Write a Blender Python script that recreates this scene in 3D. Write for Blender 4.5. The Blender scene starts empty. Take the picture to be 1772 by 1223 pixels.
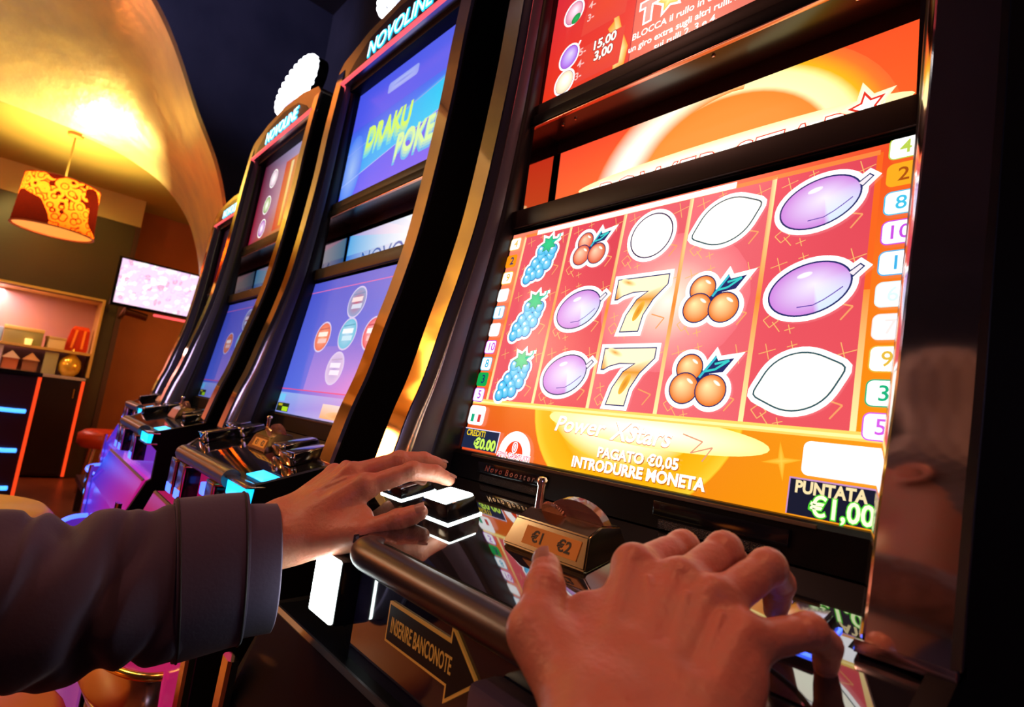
import bpy, bmesh, math, random
import numpy as np
from mathutils import Vector, Matrix
random.seed(7); np.random.seed(7)
SC = bpy.context.scene
COL = SC.collection
# ---------------------------------------------------------------- camera
# All coordinates are written with z = 0 at the player's eye-line datum; FL is the height of that datum above the floor.
FL = 1.0
cam_d = bpy.data.cameras.new('camera'); cam = bpy.data.objects.new('camera', cam_d); COL.objects.link(cam)
cam_d.sensor_width = 36.0; cam_d.sensor_fit = 'HORIZONTAL'; cam_d.lens = 36.0 * 975.37 / 1772.0
cam_d.clip_start = 0.02; cam_d.clip_end = 60
def _cam():
    a, b, c = (math.radians(v) for v in (40.91787, 7.14115, 7.60333))
    f = Vector((-math.cos(a) * math.cos(b), math.sin(a) * math.cos(b), math.sin(b)))
    r0 = f.cross(Vector((0, 0, 1))).normalized(); u0 = r0.cross(f)
    r = r0 * math.cos(c) + u0 * math.sin(c); u = -r0 * math.sin(c) + u0 * math.cos(c)
    m = Matrix((r, u, -f)).transposed().to_4x4()
    m.translation = Vector((0.35707, -0.46110, -0.02209 + FL)); return m
cam.matrix_world = _cam()
cam_d.dof.use_dof = True; cam_d.dof.focus_distance = 0.58; cam_d.dof.aperture_fstop = 9.0
SC.camera = cam
# ---------------------------------------------------------------- world, exposure
w = bpy.data.worlds.new('world'); SC.world = w; w.use_nodes = True
w.node_tree.nodes['Background'].inputs[0].default_value = (0.10, 0.07, 0.12, 1)
w.node_tree.nodes['Background'].inputs[1].default_value = 0.10
vs = SC.view_settings; vs.view_transform = 'Standard'; vs.look = 'None'; vs.gamma = 1.0; vs.use_curve_mapping = False; vs.exposure = 0.0

def srgb(r, g, b):
    f = lambda c: c / 12.92 if c <= 0.04045 else ((c + 0.055) / 1.055) ** 2.4
    return (f(r / 255), f(g / 255), f(b / 255))
def hx(s): return srgb(int(s[0:2], 16), int(s[2:4], 16), int(s[4:6], 16))

def light(name, kind, loc, energy, color, size=0.1, rot=None, size_y=None, spot=None, label=None):
    l = bpy.data.lights.new(name, kind); l.energy = energy; l.color = color
    if kind == 'AREA':
        l.size = size
        if size_y: l.shape = 'RECTANGLE'; l.size_y = size_y
    elif kind in ('POINT', 'SPOT'): l.shadow_soft_size = size
    if kind == 'SPOT': l.spot_size = math.radians(spot or 80); l.spot_blend = 0.6
    o = bpy.data.objects.new(name, l); COL.objects.link(o); o.location = (loc[0], loc[1], loc[2] + FL)
    if rot: o.rotation_euler = rot
    return o
def aim(o, target):
    d = Vector((target[0], target[1], target[2] + FL)) - o.location
    o.rotation_euler = d.to_track_quat('-Z', 'Y').to_euler()
# added warm spots over hands and machines, without fixtures; further lights follow
aim(light('added_warm_spot', 'SPOT', (0.50, -0.50, 2.20), 62, (1.0, 0.34, 0.16), 0.05, spot=46), (0.17, -0.25, -0.1))
aim(light('added_warm_spot', 'SPOT', (-0.9, -1.2, 1.75), 34, (1.0, 0.42, 0.30), 0.06, spot=50), (-0.3, -0.35, -0.15))
aim(light('added_warm_spot', 'SPOT', (-1.6, -1.5, 1.75), 90, (1.0, 0.72, 0.22), 0.06, spot=60), (-1.4, -0.4, -0.3))
light('added_room_fill', 'POINT', (-2.6, -2.0, 1.1), 30, (1.0, 0.78, 0.52), 0.25)  # added fill that brightens the arch for the chrome reflections, no lamp there
light('added_orange_fill', 'POINT', (-5.0, -2.6, 0.8), 60, (1.0, 0.26, 0.05), 0.2)  # added fill turning the unseen walls orange for the chrome to mirror
light('added_orange_wall_fill', 'POINT', (-1.0, -2.6, -0.55), 5, (1.0, 0.22, 0.03), 0.2)  # added low orange fill behind the player, not an actual fixture
light('back_room_glow', 'POINT', (-5.2, 0.9, 0.2), 16, (1.0, 0.42, 0.10), 0.15)
aim(light('added_cool_spot', 'SPOT', (-1.5, -1.6, 2.2), 150, (0.62, 0.62, 1.0), 0.1, spot=36), (-2.95, 0.12, 2.0))  # added spot giving the navy wall its bluish glow, no fixture
aim(light('bar_spot_light', 'SPOT', (-5.2, -0.9, 1.45), 30, (1.0, 0.72, 0.20), 0.06, spot=70), (-5.98, -0.35, 0.9))
light('added_lavender_fill', 'POINT', (1.7, -1.6, 0.5), 10, (0.75, 0.6, 1.0), 0.3)  # added lavender fill for the pale edge of the near chrome trim

# ---------------------------------------------------------------- materials
MATS = {}
def mat(name, col=(0.5, 0.5, 0.5), rough=0.5, metal=0.0, emit=None, es=1.0, spec=0.5, coat=0.0, sss=0.0, sheen=0.0, trans=0.0, bump=None, var=None, alpha=None, aniso=None):
    if name in MATS: return MATS[name]
    m = bpy.data.materials.new(name); m.use_nodes = True; MATS[name] = m
    nt = m.node_tree; p = nt.nodes['Principled BSDF']
    p.inputs['Base Color'].default_value = (*col, 1); p.inputs['Roughness'].default_value = rough; p.inputs['Metallic'].default_value = metal
    p.inputs['Specular IOR Level'].default_value = spec; p.inputs['Coat Weight'].default_value = coat; p.inputs['Coat Roughness'].default_value = 0.05
    if emit: p.inputs['Emission Color'].default_value = (*emit, 1); p.inputs['Emission Strength'].default_value = es
    if sss:
        p.inputs['Subsurface Weight'].default_value = sss; p.inputs['Subsurface Radius'].default_value = (0.9, 0.3, 0.15); p.inputs['Subsurface Scale'].default_value = 0.006
    if sheen: p.inputs['Sheen Weight'].default_value = sheen; p.inputs['Sheen Roughness'].default_value = 0.4
    if trans: p.inputs['Transmission Weight'].default_value = trans
    tc = nt.nodes.new('ShaderNodeTexCoord')
    if var:      # (scale, colour2, detail)
        n = nt.nodes.new('ShaderNodeTexNoise'); n.inputs['Scale'].default_value = var[0]; n.inputs['Detail'].default_value = var[2] if len(var) > 2 else 4
        mx = nt.nodes.new('ShaderNodeMix'); mx.data_type = 'RGBA'; mx.inputs[6].default_value = (*col, 1); mx.inputs[7].default_value = (*var[1], 1)
        rp = nt.nodes.new('ShaderNodeMapRange'); rp.inputs[1].default_value = 0.35; rp.inputs[2].default_value = 0.65
        nt.links.new(tc.outputs['Object'], n.inputs['Vector']); nt.links.new(n.outputs['Fac'], rp.inputs[0]); nt.links.new(rp.outputs[0], mx.inputs[0]); nt.links.new(mx.outputs[2], p.inputs['Base Color'])
    if bump:     # (scale, strength, distance, type)
        t = bump[3] if len(bump) > 3 else 'noise'
        if t == 'noise': n = nt.nodes.new('ShaderNodeTexNoise'); n.inputs['Scale'].default_value = bump[0]; n.inputs['Detail'].default_value = 6; out = n.outputs['Fac']
        elif t == 'weave': n = nt.nodes.new('ShaderNodeTexWave'); n.inputs['Scale'].default_value = bump[0]; out = n.outputs['Fac']
        else: n = nt.nodes.new('ShaderNodeTexVoronoi'); n.inputs['Scale'].default_value = bump[0]; out = n.outputs['Distance']
        nt.links.new(tc.outputs['Object'], n.inputs['Vector'])
        b = nt.nodes.new('ShaderNodeBump'); b.inputs['Strength'].default_value = bump[1]; b.inputs['Distance'].default_value = bump[2]
        nt.links.new(out, b.inputs['Height']); nt.links.new(b.outputs[0], p.inputs['Normal'])
    return m
def screen_mat(name, strength):
    m = bpy.data.materials.new(name); m.use_nodes = True; nt = m.node_tree; p = nt.nodes['Principled BSDF']
    a = nt.nodes.new('ShaderNodeAttribute'); a.attribute_name = 'Col'
    p.inputs['Base Color'].default_value = (0.01, 0.01, 0.01, 1); p.inputs['Roughness'].default_value = 0.25
    nt.links.new(a.outputs['Color'], p.inputs['Emission Color']); p.inputs['Emission Strength'].default_value = strength
    return m
M_SCR = screen_mat('lit_display', 1.0)
black_gloss = mat('black_gloss_lacquer', (0.006, 0.006, 0.008), 0.12, spec=0.35)
black_side = mat('black_satin_laminate', (0.004, 0.004, 0.005), 0.55, spec=0.15)
black_plastic = mat('black_plastic', (0.003, 0.003, 0.0045), 0.40, spec=0.12)
grille_m = mat('black_speaker_grille', (0.012, 0.012, 0.014), 0.4, spec=0.5, bump=(900, 1.0, 0.002, 'voronoi'))
bezel_m = mat('dark_bezel_plastic', (0.014, 0.007, 0.006), 0.42, spec=0.35)
chrome = mat('polished_chrome', (0.86, 0.80, 0.74), 0.06, 1.0)
chrome_soft = mat('brushed_chrome', (0.8, 0.72, 0.66), 0.17, 1.0)
mirror_m = mat('bevel_mirror_strip', (0.9, 0.86, 0.9), 0.12, 1.0, bump=(30, 0.1, 0.002))
inner_m = mat('grey_satin_inner_panel', (0.10, 0.09, 0.12), 0.32, 0.3)
rubber = mat('black_rubber_gasket', (0.008, 0.007, 0.009), 0.35, spec=0.4)
deck_m = mat('mirror_black_deck_glass', (0.01, 0.01, 0.012), 0.03, spec=1.0, coat=1.0)
_p = deck_m.node_tree.nodes['Principled BSDF']; _p.inputs['IOR'].default_value = 2.1
rail_m = mat('satin_metal_rail', (0.12, 0.10, 0.10), 0.34, 0.85)
box_m = mat('dark_mirror_lining', (0.55, 0.35, 0.30), 0.06, 1.0)
gold_m = mat('gold_metal', (0.9, 0.62, 0.16), 0.2, 1.0)

# ---------------------------------------------------------------- mesh helpers
def finish(name, bm, mats, parent=None, smooth=False, angle=None):
    bmesh.ops.recalc_face_normals(bm, faces=bm.faces) if not getattr(bm, '_keep', False) else None
    me = bpy.data.meshes.new(name)
    if not isinstance(mats, (list, tuple)): mats = [mats]
    if not bm.verts: raise ValueError(name)
    if parent is None:
        zs = min(v.co.z for v in bm.verts); cx = sum(v.co.x for v in bm.verts) / len(bm.verts); cy = sum(v.co.y for v in bm.verts) / len(bm.verts)
        org = Vector((cx, cy, zs))
    else:
        org = parent['_o'] if '_o' in parent else (0, 0, 0); org = Vector(org)
    loc = Vector((0, 0, 0)) if parent is not None else org + Vector((0, 0, FL))
    bmesh.ops.translate(bm, verts=bm.verts, vec=-org)
    bm.to_mesh(me); bm.free()
    for m in mats: me.materials.append(m)
    o = bpy.data.objects.new(name, me); COL.objects.link(o)
    o.location = loc
    if parent is not None: o.parent = parent
    if parent is not None: o['_o'] = tuple(org)
    else: o['_o'] = tuple(org)
    if smooth:
        me.shade_smooth()
        if angle: 
            me.set_sharp_from_angle(angle=math.radians(angle))
    return o
def tag(o, label, cat, group=None, kind=None):
    if label: o['label'] = label
    if cat: o['category'] = cat
    if group: o['group'] = group
    if kind: o['kind'] = kind
    return o
def empty(name, loc, label=None, cat=None, group=None):
    o = bpy.data.objects.new(name, None); COL.objects.link(o); o.location = (loc[0], loc[1], loc[2] + FL); o['_o'] = tuple(loc)
    o.empty_display_size = 0.05
    return tag(o, label, cat, group)
def BM(): return bmesh.new()
def box(bm, lo, hi, bev=0.0, mi=0, seg=2):
    r = bmesh.ops.create_cube(bm, size=1.0)
    vs = r['verts']
    for v in vs: v.co = Vector(((lo[i] + hi[i]) / 2 + v.co[i] * (hi[i] - lo[i]) for i in range(3)))
    fs = set(f for v in vs for f in v.link_faces)
    for f in fs: f.material_index = mi
    if bev > 0:
        es = list(set(e for v in vs for e in v.link_edges))
        rr = bmesh.ops.bevel(bm, geom=es, offset=bev, segments=seg, affect='EDGES', profile=0.6)
        vs = list(set(v for f in rr['faces'] for v in f.verts) | set(v for v in vs if v.is_valid))
    return [v for v in vs if v.is_valid]
def xf(bm, verts, m): bmesh.ops.transform(bm, matrix=m, verts=verts)
def prism(bm, poly, axis, a, b, mi=0):
    """extrude a 2D polygon along an axis ('x': poly is (y,z); 'y': (x,z); 'z': (x,y))"""
    def P(p, t): return {'x': (t, p[0], p[1]), 'y': (p[0], t, p[1]), 'z': (p[0], p[1], t)}[axis]
    A = [bm.verts.new(P(p, a)) for p in poly]; B = [bm.verts.new(P(p, b)) for p in poly]
    fs = [bm.faces.new(A), bm.faces.new(B[::-1])]; n = len(poly)
    for i in range(n): fs.append(bm.faces.new((A[i], A[(i + 1) % n], B[(i + 1) % n], B[i])))
    for f in fs: f.material_index = mi
    return A + B
def loft(bm, rings, closed=True, caps=True, mi=0):
    V = [[bm.verts.new(p) for p in r] for r in rings]; n = len(V[0])
    for a, b in zip(V[:-1], V[1:]):
        for i in range(n if closed else n - 1):
            f = bm.faces.new((a[i], a[(i + 1) % n], b[(i + 1) % n], b[i])); f.material_index = mi
    if caps and closed:
        for r in (V[0], V[-1]):
            f = bm.faces.new(r); f.material_index = mi
    return [v for r in V for v in r]
def tube(bm, pts, r, seg=16, mi=0, caps=True, up=(0, 0, 1)):
    pts = [Vector(p) for p in pts]; rings = []
    n = len(pts); rr = r if isinstance(r, (list, tuple)) else [r] * n
    u = None
    for i, p in enumerate(pts):
        t = (pts[min(i + 1, n - 1)] - pts[max(i - 1, 0)]).normalized()
        if u is None:
            u = t.cross(Vector(up)); u = u.normalized() if u.length > 1e-4 else t.cross(Vector((1, 0, 0))).normalized()
        else: u = (u - t * u.dot(t)).normalized()
        v = t.cross(u)
        rings.append([p + u * (math.cos(a) * rr[i]) + v * (math.sin(a) * rr[i]) for a in [2 * math.pi * k / seg for k in range(seg)]])
    return loft(bm, rings, mi=mi, caps=caps)
def lathe(bm, prof, c, seg=32, mi=0, axis='z'):
    rings = []
    for r, h in prof:
        rg = []
        for k in range(seg):
            a = 2 * math.pi * k / seg; x, y = r * math.cos(a), r * math.sin(a)
            rg.append({'z': (c[0] + x, c[1] + y, c[2] + h), 'y': (c[0] + x, c[1] + h, c[2] + y), 'x': (c[0] + h, c[1] + x, c[2] + y)}[axis])
        rings.append(rg)
    return loft(bm, rings, mi=mi)
def curve_pts(pts, n=6):
    P = [np.array(p, float) for p in pts]; out = []
    for i in range(len(P) - 1):
        p0 = P[max(i - 1, 0)]; p1 = P[i]; p2 = P[i + 1]; p3 = P[min(i + 2, len(P) - 1)]
        for k in range(n):
            t = k / n; out.append(0.5 * ((2 * p1) + (-p0 + p2) * t + (2 * p0 - 5 * p1 + 4 * p2 - p3) * t * t + (-p0 + 3 * p1 - 3 * p2 + p3) * t ** 3))
    out.append(P[-1]); return [tuple(map(float, p)) for p in out]

# ---------------------------------------------------------------- picture canvas for the lit displays
class Canvas:
    """Flat artwork shown by a display: polygons with corner colours, layered a hair apart."""
    def __init__(s): s.v = []; s.f = []; s.c = []; s.L = 0
    def layer(s): s.L += 1
    def poly(s, pts, col, cols=None):
        i = len(s.v); h = s.L
        for p in pts: s.v.append((p[0], p[1], h))
        s.f.append(list(range(i, i + len(pts)))); s.c.append(cols if cols else [col] * len(pts))
    def rect(s, x0, y0, x1, y1, col, top=None):
        s.poly([(x0, y0), (x1, y0), (x1, y1), (x0, y1)], col, [col, col, top, top] if top else None)
    def quad4(s, x0, y0, x1, y1, c00, c10, c11, c01): s.poly([(x0, y0), (x1, y0), (x1, y1), (x0, y1)], None, [c00, c10, c11, c01])
    def fan(s, pts, ccen, cedge, cen=None):
        n = len(pts); cen = cen or (sum(p[0] for p in pts) / n, sum(p[1] for p in pts) / n)
        for i in range(n): s.poly([cen, pts[i], pts[(i + 1) % n]], None, [ccen, cedge, cedge])
    def ell(s, cx, cy, rx, ry, rot=0, n=40):
        r = math.radians(rot); o = []
        for k in range(n):
            a = 2 * math.pi * k / n; x, y = rx * math.cos(a), ry * math.sin(a)
            o.append((cx + x * math.cos(r) - y * math.sin(r), cy + x * math.sin(r) + y * math.cos(r)))
        return o
    def grow(s, pts, d):
        n = len(pts); cx = sum(p[0] for p in pts) / n; cy = sum(p[1] for p in pts) / n
        area = sum(pts[i][0] * pts[(i + 1) % n][1] - pts[(i + 1) % n][0] * pts[i][1] for i in range(n)); sg = 1 if area > 0 else -1
        o = []
        for i in range(n):
            a, b, c = pts[i - 1], pts[i], pts[(i + 1) % n]
            def nrm(p, q):
                dx, dy = q[0] - p[0], q[1] - p[1]; l = math.hypot(dx, dy) or 1e-9; return (dy / l * sg, -dx / l * sg)
            n1, n2 = nrm(a, b), nrm(b, c); x, y = n1[0] + n2[0], n1[1] + n2[1]; l = x * x + y * y
            if l < 0.5: l = 0.5
            o.append((b[0] + x * 2 / l * d * 1.0, b[1] + y * 2 / l * d))
        return o
    def line(s, pts, w, col, closed=False):
        n = len(pts)
        for i in range(n if closed else n - 1):
            a, b = pts[i], pts[(i + 1) % n]; dx, dy = b[0] - a[0], b[1] - a[1]; l = math.hypot(dx, dy) or 1e-9; nx, ny = -dy / l * w / 2, dx / l * w / 2
            s.poly([(a[0] + nx, a[1] + ny), (a[0] - nx, a[1] - ny), (b[0] - nx, b[1] - ny), (b[0] + nx, b[1] + ny)], col)
    def round_rect(s, x0, y0, x1, y1, r, n=5):
        o = []
        for cx, cy, a0 in ((x1 - r, y1 - r, 0), (x0 + r, y1 - r, 90), (x0 + r, y0 + r, 180), (x1 - r, y0 + r, 270)):
            for k in range(n + 1):
                a = math.radians(a0 + 90 * k / n); o.append((cx + r * math.cos(a), cy + r * math.sin(a)))
        return o
    def glow(s, cx, cy, r, c0, rings, n=28, ry=None):
        """radial picture gradient: rings = [(fraction, colour)]"""
        ry = ry or r; prev = None; pc = c0; pr = 0
        for fr, c in rings:
            for k in range(n):
                a0, a1 = 2 * math.pi * k / n, 2 * math.pi * (k + 1) / n
                p = lambda q, a: (cx + r * q * math.cos(a), cy + ry * q * math.sin(a))
                if pr == 0: s.poly([(cx, cy), p(fr, a0), p(fr, a1)], None, [pc, c, c])
                else: s.poly([p(pr, a0), p(fr, a0), p(fr, a1), p(pr, a1)], None, [pc, c, c, pc])
            pr, pc = fr, c
    def text(s, txt, x, y, size, col, align='CENTER', bold=0.0, shear=0.0, sx=1.0, mirror=False):
        vs, fs = text_mesh(txt, size, align, bold, shear)
        i = len(s.v)
        for a, b in vs: s.v.append((x + (-a if mirror else a) * sx, y + b, s.L))
        for f in fs: s.f.append([i + k for k in f]); s.c.append([col] * len(f))
    def clip(s, x0, y0, x1, y1):
        """keep the picture inside its glass"""
        nf, nc = [], []
        nv = []
        def inter(a, b, ax, val):
            t = (val - a[0][ax]) / (b[0][ax] - a[0][ax]); 
            return (tuple(a[0][k] + (b[0][k] - a[0][k]) * t for k in range(2)), tuple(a[1][k] + (b[1][k] - a[1][k]) * t for k in range(3)))
        for f, c in zip(s.f, s.c):
            P = [((s.v[i][0], s.v[i][1]), cc) for i, cc in zip(f, c)]; h = s.v[f[0]][2]
            if all(x0 <= p[0][0] <= x1 and y0 <= p[0][1] <= y1 for p in P): pass
            else:
                for ax, val, sg in ((0, x0, 1), (0, x1, -1), (1, y0, 1), (1, y1, -1)):
                    Q = []
                    for i in range(len(P)):
                        a, b = P[i], P[(i + 1) % len(P)]; ia = (a[0][ax] - val) * sg >= 0; ib = (b[0][ax] - val) * sg >= 0
                        if ia: Q.append(a)
                        if ia != ib: Q.append(inter(a, b, ax, val))
                    P = Q
                    if len(P) < 3: break
                if len(P) < 3: continue
            i = len(nv)
            for p in P: nv.append((p[0][0], p[0][1], h))
            nf.append(list(range(i, i + len(P)))); nc.append([p[1] for p in P])
        s.v, s.f, s.c = nv, nf, nc
    def build(s, name, origin, uaxis, vaxis, parent, step=0.000012, gain=1.0, thick=0.004, matl=None):
        o = Vector(origin); U = Vector(uaxis).normalized(); V = Vector(vaxis).normalized(); N = U.cross(V)   # N must face the viewer
        po = Vector(parent['_o'])
        me = bpy.data.meshes.new(name)
        xs = [v[0] for v in s.v]; ys = [v[1] for v in s.v]; x0, x1, y0, y1 = min(xs), max(xs), min(ys), max(ys)
        verts = [o + U * v[0] + V * v[1] + N * (v[2] * step) - po for v in s.v]; faces = [list(f) for f in s.f]; cols = list(s.c)
        k = len(verts)                    # the glass body behind the picture
        for (a, b) in ((x0, y0), (x1, y0), (x1, y1), (x0, y1)):
            verts.append(o + U * a + V * b - N * 0.0002 - po)
        for (a, b) in ((x0, y0), (x1, y0), (x1, y1), (x0, y1)):
            verts.append(o + U * a + V * b - N * thick - po)
        for f in ((k, k + 1, k + 2, k + 3), (k + 7, k + 6, k + 5, k + 4), (k, k + 4, k + 5, k + 1), (k + 1, k + 5, k + 6, k + 2), (k + 2, k + 6, k + 7, k + 3), (k + 3, k + 7, k + 4, k)):
            faces.append(list(f)); cols.append([(0, 0, 0)] * 4)
        me.from_pydata(verts, [], faces)
        at = me.color_attributes.new('Col', 'FLOAT_COLOR', 'CORNER')
        flat = []
        for c in cols:
            for q in c: flat += [q[0] * gain, q[1] * gain, q[2] * gain, 1.0]
        at.data.foreach_set('color', flat)
        me.materials.append(matl or M_SCR); me.update()
        ob = bpy.data.objects.new(name, me); COL.objects.link(ob); ob.parent = parent; ob['_o'] = tuple(po)
        return ob
_tc = {}
def text_mesh(txt, size, align='CENTER', bold=0.0, shear=0.0):
    key = (txt, size, align, bold, shear)
    if key in _tc: return _tc[key]
    cu = bpy.data.curves.new('tmp_text', 'FONT'); cu.body = txt; cu.size = size; cu.align_x = align; cu.offset = bold; cu.shear = shear; cu.resolution_u = 3
    cu.fill_mode = 'FRONT'
    ob = bpy.data.objects.new('tmp_text', cu); me = ob.to_mesh()
    vs = [(v.co.x, v.co.y) for v in me.vertices]; fs = [list(p.vertices) for p in me.polygons]
    ob.to_mesh_clear(); bpy.data.objects.remove(ob); bpy.data.curves.remove(cu)
    _tc[key] = (vs, fs); return vs, fs
def text_solid(name, txt, size, origin, U, V, parent, m, depth=0.0006, **k):
    """raised lettering as real geometry"""
    vs, fs = text_mesh(txt, size, **k); o = Vector(origin); U = Vector(U).normalized(); V = Vector(V).normalized(); N = U.cross(V)
    bm = BM(); vv = [bm.verts.new(o + U * a + V * b + N * depth) for a, b in vs]
    for f in fs:
        try: bm.faces.new([vv[i] for i in f])
        except ValueError: pass
    r = bmesh.ops.extrude_face_region(bm, geom=list(bm.faces)); ev = [e for e in r['geom'] if isinstance(e, bmesh.types.BMVert)]
    bmesh.ops.translate(bm, verts=ev, vec=-N * depth * 1.5)
    return finish(name, bm, m, parent)

# ---------------------------------------------------------------- artwork of the displays
WH = (1.5, 1.45, 1.4); INK = hx('1B2A6B')
def mixc(a, b, t): return tuple(a[i] * (1 - t) + b[i] * t for i in range(3))
def outlined(c, pts, fill_fn, w=0.0042, ink=INK, iw=0.0015, white=WH):
    c.layer(); c.fan(c.grow(pts, w), white, white); c.layer(); c.fan(pts, ink, ink); c.layer(); fill_fn(c.grow(pts, -iw)); c.layer()
def plum(c, x, y, k=1.0, ca='D88CE8', cb='B9A0FF', tilt=16):
    e = c.ell(x, y, 0.0315 * k, 0.0222 * k, tilt); r = math.radians(tilt)
    sx, sy = x + 0.031 * k * math.cos(r), y + 0.031 * k * math.sin(r) + 0.001
    st = [(sx - 0.004, sy + 0.001), (sx + 0.005 * k, sy + 0.008 * k), (sx + 0.0085 * k, sy + 0.005 * k), (sx + 0.001, sy - 0.003 * k)]
    c.layer(); c.fan(c.grow(st, 0.0035), WH, WH); c.fan(c.grow(e, 0.0044), WH, WH); c.layer(); c.fan(e, INK, INK); c.fan(st, INK, INK); c.layer()
    c.fan(c.grow(st, -0.0011), (1, 0.9, 0.95), (1, 0.9, 0.95))
    n = len(e); inner = c.grow(e, -0.0015); cols = []
    for i, p in enumerate(inner):
        a = 2 * math.pi * i / n; t = 0.5 + 0.5 * math.sin(a + 0.9); cols.append(mixc(hx(ca), (0.75, 0.95, 1.2), max(0, math.cos(a + 1.2)) * 0.9 if t > 0.2 else 0))
    for i in range(n): c.poly([(x + 0.004, y + 0.004), inner[i], inner[(i + 1) % n]], None, [(1.0, 0.93, 1.15), cols[i], cols[(i + 1) % n]])
    c.layer(); c.fan(c.ell(x - 0.004 * k, y + 0.012 * k, 0.006 * k, 0.0022 * k, tilt), WH, (1.0, 0.85, 1.05))
    pts = [(x + 0.026 * k * math.cos(r + a) * q, y + 0.02 * k * math.sin(r + a) * q) for a, q in ((-2.2, .8), (-1.6, .72), (-1.1, .68), (-0.7, .74), (-0.3, .95))]
    c.line(pts, 0.0009, hx('6A4AB0')); c.layer()
def ball(c, x, y, r, c0=(1.3, 0.85, 0.42), c1='E8702A'):
    e = c.ell(x, y, r, r, 0, 26); c.fan(e, INK, INK); c.layer(); c.fan(c.grow(e, -0.0011), c0, hx(c1), (x - r * 0.25, y + r * 0.3)); c.layer()
    c.fan(c.ell(x + r * 0.35, y + r * 0.45, r * 0.28, r * 0.1, -35, 12), WH, (1.3, 0.9, 0.6)); c.layer()
def cherries(c, x, y, k=1.0, red=False):
    B = [(x - 0.011 * k, y + 0.009 * k, 0.0125 * k), (x - 0.0135 * k, y - 0.0085 * k, 0.0138 * k), (x + 0.0105 * k, y - 0.0095 * k, 0.0138 * k)]
    leaf = [(x - 0.002, y + 0.001), (x + 0.011 * k, y + 0.02 * k), (x + 0.0135 * k, y + 0.0155 * k), (x + 0.027 * k, y + 0.0175 * k), (x + 0.019 * k, y + 0.006 * k), (x + 0.006 * k, y + 0.004 * k)]
    c.layer(); [c.fan(c.ell(a, b, r + 0.0042, r + 0.0042), WH, WH) for a, b, r in B]; c.fan(c.grow(leaf, 0.0042), WH, WH); c.fan(c.ell(x + 0.004, y, 0.012, 0.012), WH, WH)
    c.layer(); c.fan(leaf, INK, INK); c.fan(c.ell(x + 0.001, y, 0.008 * k, 0.007 * k), INK, INK); c.layer()
    for a, b, r in B: ball(c, a, b, r, (1.35, 0.75, 0.5) if red else (1.4, 0.95, 0.45), 'E4552F' if red else 'F07A22')
    c.line([(x - 0.001, y + 0.001), (x + 0.0115 * k, y + 0.0185 * k)], 0.0024, hx('37C7D8')); c.line([(x + 0.004, y + 0.007), (x + 0.012 * k, y + 0.008 * k), (x + 0.023 * k, y + 0.0155 * k), (x + 0.011 * k, y + 0.0125 * k)], 0.0021, hx('37D6D0')); c.layer()
def grapes(c, x, y, k=1.0, blue='18B9E6', deep='2368C8', flip=1):
    G = [(0.006, 0.008), (0.0135, -0.001), (-0.002, 0.001), (0.005, -0.0065), (-0.0095, -0.007), (-0.0015, -0.0145), (0.011, -0.011), (-0.016, -0.0165), (-0.0085, -0.0225), (0.002, -0.021), (-0.0175, -0.026), (0.0155, 0.0065), (-0.003, 0.0085)]
    r = 0.0068 * k; P = [(x + a * k, y + (b + 0.0005) * k) for a, b in G]
    leaf = []; 
    for i in range(14):
        a = 2 * math.pi * i / 14; q = (0.0125 if i % 2 else 0.0075) * k; leaf.append((x + 0.007 * k + q * math.cos(a) * 1.1, y + 0.0155 * k + q * math.sin(a) * 0.95))
    tend = [(x + 0.012 * k, y + 0.018 * k), (x + 0.019 * k, y + 0.019 * k), (x + 0.023 * k, y + 0.0225 * k), (x + 0.0225 * k, y + 0.0265 * k)]
    c.layer(); [c.fan(c.ell(a, b, r + 0.0042, r + 0.0042, 0, 20), WH, WH) for a, b in P]; c.fan(c.grow(leaf, 0.0032), WH, WH); c.line(tend, 0.009 * k, WH)
    c.layer(); [c.fan(c.ell(a, b, r + 0.0011, r + 0.0011, 0, 20), hx('4A58B8'), hx('4A58B8')) for a, b in P]
    for a, b in P: c.layer(); c.fan(c.ell(a, b, r, r, 0, 18), (0.35, 0.85, 1.3), hx(blue), (a - r * .2, b + r * .2)); c.layer(); c.fan(c.ell(a - r * .25, b + r * .35, r * .32, r * .26, 0, 8), WH, (0.8, 1.1, 1.3))
    c.layer(); c.fan(leaf, hx('0E8A6A'), hx('0E8A6A')); c.layer(); c.fan(c.grow(leaf, -0.0008), hx('1FD98F'), hx('14C98A')); c.line(tend, 0.0022 * k, hx('14D0B0')); c.layer()
def lemon(c, x, y, k=1.0, tilt=20):
    r = math.radians(tilt); pts = []
    for i in range(40):
        a = 2 * math.pi * i / 40; q = 1 + 0.17 * max(0, math.cos(a)) ** 14 + 0.17 * max(0, -math.cos(a)) ** 14
        u, v = 0.029 * k * math.cos(a) * q, 0.0225 * k * math.sin(a) * (1 - 0.15 * abs(math.cos(a)) ** 3); pts.append((x + u * math.cos(r) - v * math.sin(r), y + u * math.sin(r) + v * math.cos(r)))
    outlined(c, pts, lambda p: c.fan(p, (1.5, 1.5, 1.2), (1.5, 1.4, 1.15)), ink=hx('2B5560'), iw=0.0014)
def melon(c, x, y): outlined(c, c.ell(x, y, 0.027, 0.0268), lambda p: c.fan(p, (1.5, 1.4, 1.3), (1.5, 1.35, 1.15)), ink=hx('40305A'))
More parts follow.
